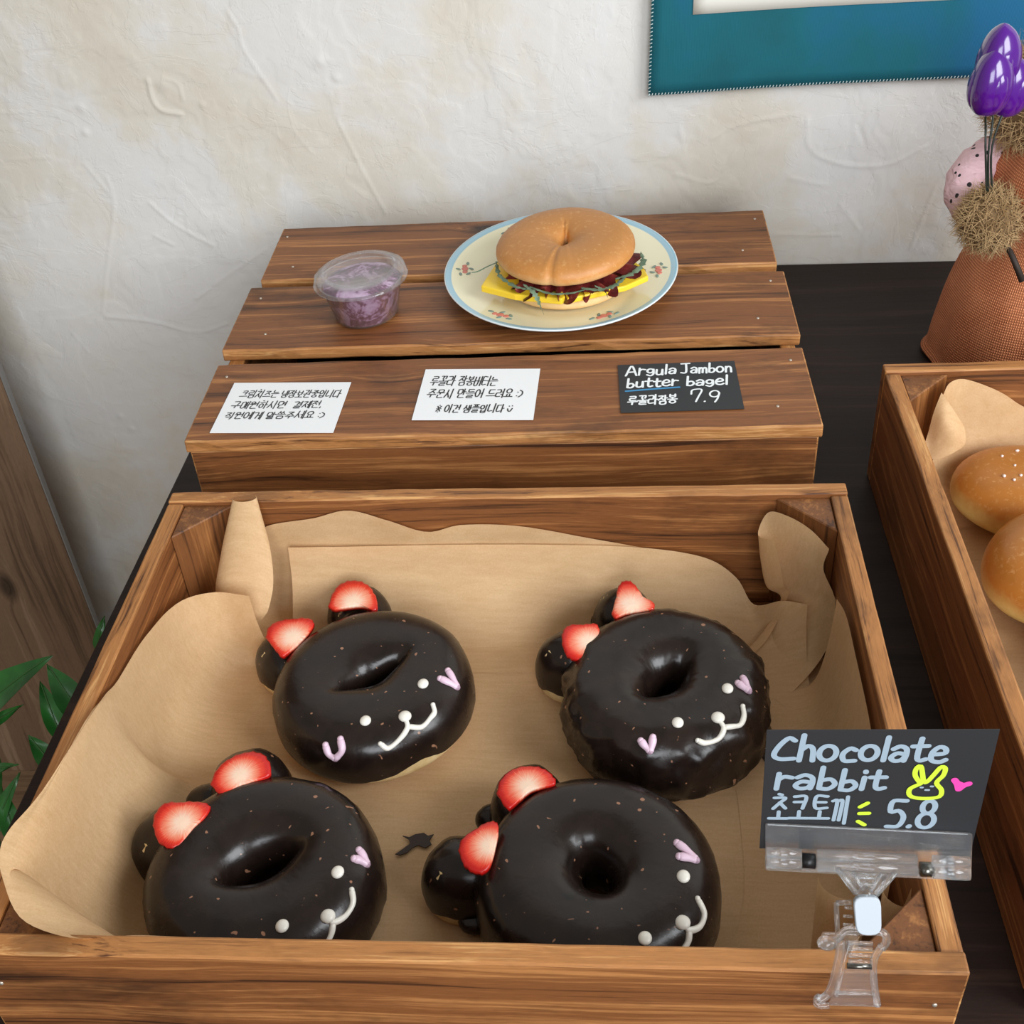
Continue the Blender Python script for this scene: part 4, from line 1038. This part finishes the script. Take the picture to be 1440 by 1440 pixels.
# ================================================================== PLATE AND BAGEL SANDWICH
PX, PY = .0475, -.2345
pl = empty('dinner_plate', (PX, PY, CH+.0003)); SY = .114/.104
prof = [(0, .0042), (.03, .0042), (.056, .0044), (.066, .0062), (.074, .0080), (.090, .0110), (.101, .0138), (.1035, .0145), (.1040, .0138), (.1028, .0124), (.088, .0086), (.070, .0040), (.058, .0006), (.052, 0), (.050, .0014), (0, .0014)]
mesh('dish', *lathe(prof, 96, 1, SY), M['plate'], pl)
def rimz(r): return float(np.interp(r, [.056, .066, .074, .090, .101], [.0044, .0062, .0080, .0110, .0138]))
for px, py in ((655, 378), (925, 380), (707, 440), (848, 443), (720, 322), (868, 322)):
    c = atz(px, py, CH+.011)-np.array([PX, PY, 0]); an = math.atan2(c[1]/SY, c[0]); r = .087
    ct = np.array([r*math.cos(an), r*math.sin(an)*SY]); tn = np.array([-math.sin(an), math.cos(an)]); rd = np.array([math.cos(an), math.sin(an)])
    pet, lf = [], []
    def dot(a, b, ra, rb, ang, lst):
        pos = ct+tn*a+rd*b; rr = math.hypot(pos[0], pos[1]/SY)
        lst.append(ball((pos[0], pos[1], rimz(rr)+.0004), ra, rb, .0004, 12, 6, Matrix.Rotation(ang, 3, 'Z')))
    for a, b, rr in ((0.0, 0, .0034), (.0055, -.001, .0026), (-.005, .001, .0024)): dot(a, b, rr, rr, 0, pet)
    for a, b, g in ((.011, .002, .3), (-.0105, -.001, .2), (.003, .0055, 1.2), (-.002, -.0055, 1.0), (.008, -.0045, -.6)): dot(a, b, .0030, .0014, an+math.pi/2+g, lf)
    fl = mesh('painted_rose', *merge(pet), M['rose'], pl); mesh('painted_leaves', *merge(lf), M['roseleaf'], fl)
tag(pl, 'cream plate with pale blue band and small painted roses on the upturned crate', 'plate')

BX, BY, BZ = .0535, -.2490, CH+.0052
bs = empty('bagel_sandwich', (BX, BY, BZ))
rb = Ring(.0545, .0560, .0145, .004, .003, 0, 31, .02, .75, .5)
v, f = rb.shell(-math.pi*.5, math.pi*1.5, 0, 90, 30, .0008); mesh('bottom_bun', v, f, M['bagel_bottom'], bs)
def poly_slab(name, pts, z0, z1, mat, parent, base, bev=.0012):
    P = [atz(px, py, base[2]+z1) for px, py in pts]; P = [(p[0]-base[0], p[1]-base[1], z1) for p in P]
    v, f = extrude_poly(P, (0, 0, -1), z1-z0); o_ = mesh(name, v, f, mat, parent, False); return bevel_obj(o_, bev, 2)
bb = (BX, BY, BZ)
for pts, z0, z1 in (([(676, 402), (700, 365), (770, 372), (795, 416), (790, 420), (724, 414)], .0130, .0190), ([(790, 402), (800, 365), (880, 360), (905, 375), (912, 388), (880, 402), (798, 420)], .0132, .0186)):
    poly_slab('cheese_slice', pts, z0, z1, M['cheese'], bs, bb)
def ruffle(a0, a1, r0, r1, z, amp, k, seed, n=46):
    V = []; r = random.Random(seed); ph = r.random()*6
    for i in range(n):
        a = a0+(a1-a0)*i/(n-1); e_ = math.sin(math.pi*i/(n-1))**.4
        ro = r0+(r1-r0)*e_*(.85+.18*math.sin(k*1.7*a+ph))
        for j in range(6):
            t = j/5; rr = r0*.9+(ro-r0*.9)*t
            V.append((rr*math.cos(a+.05*t*math.sin(k*a+ph)), rr*math.sin(a+.05*t*math.sin(k*a))*1.05, z-.0085+amp*t*math.sin(k*a+ph)-(.0045*t*t)))
    F = grid_faces(n, 6); m0 = len(V); V2 = [(x, y, z_-.0012) for x, y, z_ in V]
    return V+V2, F+[tuple(i+m0 for i in reversed(q_)) for q_ in F]
for k, (a0, a1, r1, z) in enumerate(((-165, -120, .0590, .031), (-150, -95, .0600, .0325), (-112, -62, .0585, .0318), (-80, -28, .0620, .0325), (-40, 12, .0640, .034), (10, 70, .058, .034), (80, 190, .056, .033))):
    mesh('ham_slice', *ruffle(rad(a0), rad(a1), .036, r1+.0065, z, .0048, 15+k, k), M['ham'], bs)
def frond(P, wd, seed):
    P = catmull(P, 22); V, F = [], []; r = random.Random(seed)
    for i, p in enumerate(P):
        t = P[min(i+1, 21)]-P[max(i-1, 0)]; t /= np.linalg.norm(t); s_ = np.cross(t, (0, 0, 1)); s_ /= np.linalg.norm(s_)+1e-9
        w1 = wd*(.25+abs(math.sin(i*1.25+seed)))*math.sin(math.pi*min(1, (i+1)/22))**.5
        for a in (-1, 0, 1): V.append(p+s_*w1*a*(.8+.4*r.random())+np.array([0, 0, .0008*(1-abs(a))]))
    return V, grid_faces(22, 3)
def ringp(a, r, z): r += .003; return np.array([r*math.cos(rad(a)), r*math.sin(rad(a))*1.04, z-.0098])
for k, (P, wd) in enumerate((([ringp(-170, .058, .0375), ringp(-150, .061, .036), ringp(-130, .060, .034), ringp(-112, .058, .0345)], .0022),
    ([ringp(-125, .056, .036), ringp(-113, .0605, .034), ringp(-108, .0625, .026), ringp(-105, .0615, .014)], .0026),
    ([ringp(-118, .057, .036), ringp(-100, .060, .0345), ringp(-85, .060, .0345), ringp(-72, .058, .035)], .0018),
    ([ringp(-75, .056, .036), ringp(-62, .0615, .034), ringp(-50, .063, .034), ringp(-36, .062, .036)], .0030),
    ([ringp(-64, .057, .036), ringp(-58, .062, .032), ringp(-56, .063, .025)], .0020),
    ([ringp(-45, .058, .036), ringp(-30, .064, .036), ringp(-15, .066, .037), ringp(0, .062, .038)], .0030),
    ([ringp(-172, .056, .036), ringp(-168, .066, .035), ringp(-166, .075, .033), ringp(-164, .081, .034)], .0006),
    ([ringp(40, .055, .036), ringp(60, .060, .037), ringp(85, .058, .036)], .0024), ([ringp(110, .056, .036), ringp(135, .060, .036), ringp(160, .058, .036)], .0024))):
    mesh('arugula_leaf', *frond(P, wd, k+2), M['arugula'], bs)
rt_ = Ring(.0605, .0600, .0220, .0100, .0022, rad(85), 37, .012, .90, .34)
v, f = rt_.shell(-math.pi*.5, math.pi*1.5, 0, 140, 40, .0006)
V = []
for x, y, z in v:   # seam where the dough ends were joined, and a slight forward tilt
    a = math.atan2(y, x); d1 = (a+math.pi/2+.18); r = math.hypot(x, y)
    k = math.exp(-(d1/.05)**2)*sstep(.01, .04, r); d2 = (a-math.pi/2-.05); k2 = math.exp(-(d2/.04)**2)*sstep(.028, .01, r)
    z2 = z*(1-.07*k-.25*k2); s_ = 1-.035*k
    if -.1 < d1 < .35: z2 *= 1.03
    V.append((x*s_, y*s_, z2+.0268))
mesh('top_bun', [(x, y, z-.0268) for x, y, z in V], f, M['bagel_top'], bs, loc=(0, 0, .0268), rot=(rad(3), rad(-1.5), 0))
tag(bs, 'bagel sandwich with cheese, ham and arugula on the rose-painted plate', 'sandwich')

# ================================================================== CREAM CHEESE CUP
cc = atz(517, 441, CH); cup = empty('cream_cheese_cup', (cc[0], cc[1], CH+.0004)); cup.rotation_euler = (rad(-2), rad(-2.5), 0); sy = 1.10
r0, r1, hc = .0275, .0355, .0345
mesh('cup_body', *lathe([(0, 0), (r0-.001, 0), (r0, .001), (r1, hc), (r1+.002, hc+.0006), (r1+.0016, hc-.0002), (r1-.0005, hc-.0006), (r0-.0005, .0014), (0, .0006)], 64, 1, sy), M['pet'], cup)
mesh('cream_cheese', *lathe([(0, .0012), (r0-.0016, .0013), (r0-.0010, .0020), (r1-.0020, hc-.004), (r1-.004, hc-.002), (.024, hc-.0005), (.012, hc-.0016), (0, hc-.0008)], 64, 1, sy), M['cream'], cup)
R1 = .0410
mesh('lid', *lathe([(0, hc+.0030), (.027, hc+.0030), (.0275, hc+.0034), (.0283, hc+.0072), (.0345, hc+.0076), (.0365, hc+.0068), (.0392, hc+.0056), (.0398, hc+.0010), (R1, hc+.0002), (R1, hc-.0008), (.0393, hc-.0008), (.0388, hc+.0044), (.0362, hc+.0056), (.0340, hc+.0064), (.0290, hc+.0060), (.0281, hc+.0020), (0, hc+.0020)], 72, 1, sy), M['pet'], cup)
rb_ = []
for k in range(80):
    a = 2*math.pi*k/80; ca, sa = math.cos(a), math.sin(a)*sy
    rb_.append(tube([(.0290*ca, .0290*sa, hc+.0077), (.0335*ca, .0335*sa, hc+.0080)], .00035, 5))
mesh('lid_ribs', *merge(rb_), M['pet'], cup)
tag(cup, 'lidded clear cup of purple blueberry cream cheese on the upturned crate', 'cup')

# ================================================================== BUNS IN THE RIGHT CRATE
def bun(cx, cy, z, rx, ry, rz, tilt, label, seed, ncr):
    root = empty('salted_bun', (cx, cy, z)); V = []; n, m_ = 60, 30
    for i in range(n):
        a = 2*math.pi*i/n
        for j in range(m_):
            al = -math.pi/2+math.pi*j/(m_-1); c, s_ = math.cos(al), math.sin(al)
            r = abs(c)**.7; k = 1+.03*math.sin(2*a+seed)+.02*math.sin(3*a+seed*2)
            V.append((rx*r*math.cos(a)*k, ry*r*math.sin(a)*k, rz*.44+(rz*.56 if s_ > 0 else rz*.44)*math.copysign(abs(s_)**.85, s_)))
    mesh('bun_body', V, grid_faces(n, m_, True), M['bun'], root)
    r = random.Random(seed); g = []
    for k in range(ncr):
        a, q_ = r.uniform(0, 6.28), r.uniform(.05, .55)
        x, y = rx*q_*math.cos(a), ry*q_*math.sin(a); zz = rz*.44+rz*.56*(math.sqrt(1-q_**(2/.7)))**.85
        s_ = r.uniform(.0008, .0019); g.append(ball((x, y, zz+.0004), s_, s_*r.uniform(.6, 1.2), s_*.7, 5, 3))
    mesh('salt_flakes', *merge(g), M['salt'], root)
    root.rotation_euler = tilt
    tag(root, label, 'bun', 'salted buns in the right crate'); return root
bun(.408, -.458, .0125, .053, .046, .050, (0, 0, 0), 'golden salted bun at the back of the right crate, sprinkled with salt flakes', 3, 26)
bun(.407, -.552, .0165, .056, .047, .058, (.12, 0, .1), 'golden salted bun in the middle of the right crate overlapping the one behind', 5, 16)
bun(.434, -.647, .0125, .054, .046, .056, (0, 0, .1), 'golden salted bun nearest the front of the right crate, mostly cut off', 8, 14)

# ================================================================== WALL HANGING
hx0, hx1, hz0, hz1 = aty(910, 132, -.006)[0]+.001, .86, aty(910, 132, -.006)[2], .80
wh = empty('fabric_hanging', (hx0, -.0065, hz0)); W_, H_ = hx1-hx0, hz1-hz0
def cloth(x0, x1, z0, z1, y, nx, nz, mat, name, th=.0016):
    V = []
    for s_ in (0, 1):
        for i in range(nx):
            for j in range(nz):
                x = x0+(x1-x0)*i/(nx-1); z = z0+(z1-z0)*j/(nz-1)
                wv = .0010*math.sin(x*26+1)+.0010*math.sin(x*9+z*7)
                sag = .006*math.sin(min(1, x/.3)*1.57)*max(0, 1-z/.2) if z < .2 else 0
                V.append((x+.012*(z/.4) if x < .002 else x+.010*min(1, z/.4)*max(0, 1-x/.3), y-wv-.0024-(th if s_ else 0), z+sag))
    F = [tuple(reversed(q_)) for q_ in grid_faces(nx, nz)]; n0 = nx*nz; F += [tuple(i+n0 for i in q_) for q_ in grid_faces(nx, nz)]
    per = [i*nz for i in range(nx)]+[(nx-1)*nz+j for j in range(1, nz)]+[i*nz+nz-1 for i in range(nx-2, -1, -1)]+[j for j in range(nz-2, 0, -1)]
    for a, b in zip(per, per[1:]+per[:1]): F.append((b, a, a+n0, b+n0))
    return mesh(name, V, F, mat, wh)
cloth(0, W_, 0, H_, 0, 60, 50, M['teal'], 'teal_border')
cloth(.040, W_-.045, .0755, H_-.05, -.0021, 50, 40, M['canvas'], 'white_centre', .0006)
st = []
for k in range(230):
    x = W_*k/230; sag = .006*math.sin(min(1, x/.3)*1.57); wv = .0010*math.sin(x*26+1)+.0010*math.sin(x*9)
    xx = x+.010*0; y = -wv-.0042
    st.append(tube([(xx, y, sag-.0006), (xx+.0012, y-.0003, sag+.0022)], .0005, 4))
for k in range(170):
    z = H_*k/170; sag = 0; st.append(tube([(.012*z/.4-.0006, -.0052, z), (.012*z/.4+.0020, -.0056, z+.0012)], .0005, 4))
o = mesh('stitching', *merge(st), M['thread'], wh); o['kind'] = 'stuff'
tag(wh, 'teal bordered fabric hanging with off-white centre on the plaster wall', 'wall hanging')

# ================================================================== STRAW DOLL WITH TULIPS
def uv_lathe(name, prof, n, mat, parent, loc=(0, 0, 0), fold=0.0, sx=1, sy=1, rot=(0, 0, 0)):
    V, UV = [], []; L = [0]
    for a, b in zip(prof[:-1], prof[1:]): L.append(L[-1]+math.hypot(a[0]-b[0], a[1]-b[1]))
    rm = max(p[0] for p in prof)
    for k in range(n+1):
        q_ = 2*math.pi*k/n
        for i, (r, z) in enumerate(prof):
            w1 = 1+fold*(math.sin(7*q_)+.6*math.sin(11*q_+1))*max(0, 1-i/(len(prof)*.8))
            V.append((r*w1*math.cos(q_)*sx, r*w1*math.sin(q_)*sy, z)); UV.append((q_*rm, L[i]))
    o_ = mesh(name, V, grid_faces(n+1, len(prof)), mat, parent, True, loc, rot)
    u = o_.data.uv_layers.new(name='UVMap'); vi = [l.vertex_index for l in o_.data.loops]
    u.data.foreach_set('uv', [c for i in vi for c in UV[i]]); return o_
DX, DY = .484, -.205
doll = empty('straw_doll', (DX, DY, 0.0003)); db = np.array([DX, DY, 0])
prof = catmull([(.0, .001), (.090, .001), (.0935, .012), (.090, .045), (.084, .080), (.074, .112), (.060, .142), (.050, .160), (.047, .175)], 40)
uv_lathe('burlap_dress', [tuple(p) for p in prof], 110, M['burlap'], doll, fold=.028)
uv_lathe('burlap_collar', [tuple(p) for p in catmull([(.044, .160), (.068, .170), (.074, .190), (.066, .212), (.046, .228), (.030, .222)], 20)], 60, M['burlap'], doll, (.004, -.026, -.002), .06, 1.05)
def dp(px, py, y): return aty(px, py, y)-db
P = catmull([dp(1420, 208, -.200), dp(1390, 226, -.205), dp(1366, 252, -.215), dp(1363, 280, -.230), dp(1384, 302, -.248)], 18)
mesh('dotted_sleeve', *tube(P, [.0165+.0035*math.sin(math.pi*i/17)+.0009*math.sin(i*2.3) for i in range(18)], 22), M['dots'], doll)
P2 = [(-p[0]+.0, p[1], p[2]) for p in P]; mesh('dotted_sleeve', *tube(P2, [.0165+.0035*math.sin(math.pi*i/17)+.0009*math.sin(i*2.3) for i in range(18)], 22), M['dots'], doll)
def fuzzy(name, c, r, n, ln, parent, rz=1.0, seed=1, mess=.8):
    o_ = mesh(name, *ball(c, r*.93, r*.93, r*.93*rz, 24, 14), M['straw_dark'], parent); rr = random.Random(seed); V, F = [], []
    for k in range(n):
        z = rr.uniform(-1, 1); a = rr.uniform(0, 6.283); s_ = math.sqrt(1-z*z); d = Vector((s_*math.cos(a), s_*math.sin(a), z))
        t = d.cross(Vector((rr.uniform(-1, 1), rr.uniform(-1, 1), rr.uniform(-1, 1))))
        if t.length < .05: continue
        t.normalize(); p = Vector(c)+Vector((d.x*r*.95, d.y*r*.95, d.z*r*.95*rz)); dr = (t*mess+d*(.25+.5*rr.random())).normalized(); L = ln*rr.uniform(.6, 1.3); w1 = .00045
        b = d.cross(t)*w1; i0 = len(V)
        V += [p-b, p+b, p+d*w1*1.6, p+dr*L]; F += [(i0, i0+1, i0+3), (i0+1, i0+2, i0+3), (i0+2, i0, i0+3)]
    s2 = mesh(name+'_straw', V, F, M['straw'], o_, False); s2['kind'] = 'stuff'; return o_
hc_ = dp(1391, 309, -.268)
fuzzy('hand', hc_, .0235, 1500, .014, doll, 1.05, 3)
fuzzy('hand', (-hc_[0], hc_[1], hc_[2]), .0235, 500, .014, doll, 1.05, 4)
hd = dp(1472, 138, -.215)
head = fuzzy('head', hd, .046, 2600, .016, doll, 1.0, 6, .55)
for sx in (-1, 1):
    mesh('eye', *ball(hd+np.array([sx*.016, -.0455, .010]), .0040, n=12, m_=8), M['blackplastic'], doll)
mesh('nose', *ball(hd+np.array([0, -.050, -.004]), .006, .005, .0045, 12, 8), M['twig'], doll)
mesh('twig', *tube([dp(1408, 330, -.272), dp(1424, 362, -.292), dp(1438, 396, -.300)], [.0022, .0024, .0028], 8), M['twig'], doll)
tag(doll, 'straw doll in rust burlap dress and pink dotted sleeves at the right edge', 'doll')
for k, (px, py, y, s_, lab) in enumerate(((1404, 82, -.262, 1.0, 'topmost purple tulip held by the straw doll'), (1393, 116, -.272, 1.0, 'front purple tulip with glossy petals held by the straw doll'), (1421, 122, -.258, .92, 'purple tulip tucked behind the others against the doll head'))):
    c = aty(px, py, y); tu = empty('toy_tulip', tuple(c))
    v, f = lathe([tuple(p) for p in catmull([(0, -.024), (.010, -.022), (.0155, -.010), (.0150, .006), (.010, .018), (.004, .024), (0, .026)], 22)], 36)
    v = [(x*s_*(1+.07*math.cos(3*math.atan2(y_, x))), y_*s_*(1+.07*math.cos(3*math.atan2(y_, x))), z*s_) for x, y_, z in v]; mesh('bloom', v, f, M['purple'], tu)
    for a in (-90, 30, 150):
        mesh('petal', *ball((.0060*s_*math.cos(rad(a+20*k)), .0060*s_*math.sin(rad(a+20*k)), -.004*s_), .0105*s_, .0105*s_, .0185*s_, 18, 12), M['purple'], tu)
    b0 = aty((1390, 1388, 1396)[k], 286, -.270)
    mesh('stem', *tube(catmull([c*0+np.array([0, 0, -.022*s_]), (aty((1396, 1386, 1408)[k], (170, 180, 165)[k], -.268)-c), (aty((1390, 1386, 1394)[k], 215, -.272)-c), b0-c], 14), .0009, 6), M['wire'], tu)
    tag(tu, lab, 'tulip', 'purple toy tulips')

# ================================================================== HOUSE PLANT AT LOWER LEFT
pp = np.array([-.50, -.62, -TZ]); plant = empty('house_plant', tuple(pp))
mesh('pot', *lathe([(0, .001), (.075, .001), (.080, .006), (.100, .20), (.104, .215), (.096, .215), (.092, .19), (0, .19)], 40), M['pot'], plant)
mesh('soil', *lathe([(0, .200), (.06, .199), (.0915, .196)], 24), M['soil'], plant)
def leaf(bpx, tpx, zb, zt, wpx, droop, roll, k):
    A_, B_ = atz(*bpx, zb), atz(*tpx, zt); d = B_-A_; L = np.linalg.norm(d); t = d/L
    view = CAM-(A_+B_)/2; view /= np.linalg.norm(view); up = view*.8+np.array([0, 0, .5]); sd = np.cross(t, up); sd /= np.linalg.norm(sd); nr = np.cross(sd, t)
    if nr[2] < 0: nr = -nr
    wd = wpx/1900; V = []; n, m_ = 18, 7
    for i in range(n):
        s_ = i/(n-1); c = A_+d*s_+nr*(droop*math.sin(math.pi*s_)); ww = wd*.5*(math.sin(math.pi*min(1, s_*.97+.03)**.72))**.9*1.05
        for j in range(m_):
            q_ = -1+2*j/(m_-1); V.append(c+sd*ww*q_+nr*(.35*ww*abs(q_)**1.3*(1)+.0012*math.sin(9*s_+k+2*q_))-pp)
    F = grid_faces(n, m_); n0 = len(V); V2 = [np.array(p)-nr*.0005 for p in V]
    lf_ = mesh('leaf', V+V2, F+[tuple(i+n0 for i in reversed(q_)) for q_ in F], M['leaf'], plant)
    mid = [np.array(V[i*m_+m_//2])+nr*.0004 for i in range(n)]; mesh('midrib', *tube(mid, .0007, 5), M['stem'], lf_)
    b0 = np.array([.02*math.cos(k*1.9), .02*math.sin(k*1.9), .197])
    top_ = A_-pp; mesh('stem', *tube(catmull([b0, b0*.5+top_*.5+np.array([0, 0, .03]), top_+(top_-(B_-pp))*.15, top_], 18), .0018, 6), M['stem'], plant)
for k, a in enumerate((((-45, 1012), (73, 922), -.24, -.17, 62, .006), ((122, 1018), (66, 934), -.20, -.16, 48, .004), ((88, 1042), (56, 958), -.22, -.18, 34, .004),
                       ((-25, 1032), (32, 991), -.26, -.22, 24, .003), ((78, 1082), (40, 1034), -.23, -.20, 34, .003), ((-12, 1085), (27, 1075), -.27, -.25, 16, .002),
                       ((-14, 1180), (28, 1086), -.30, -.24, 30, .004), ((-8, 1060), (-2, 1140), -.28, -.27, 24, .003), ((22, 1185), (5, 1112), -.30, -.26, 34, .003), ((136, 912), (147, 866), -.20, -.17, 18, .002))):
    leaf(a[0], a[1], a[2], a[3], a[4], a[5], 0, k)
tag(plant, 'green leafy house plant on the floor between the wood panel and the table', 'plant')

# ------------------------------------------------------------------ lift everything onto the real floor height
for o in list(COL.objects):
    if o.parent is None and o.type in ('MESH', 'EMPTY'): o.location.z += TZ
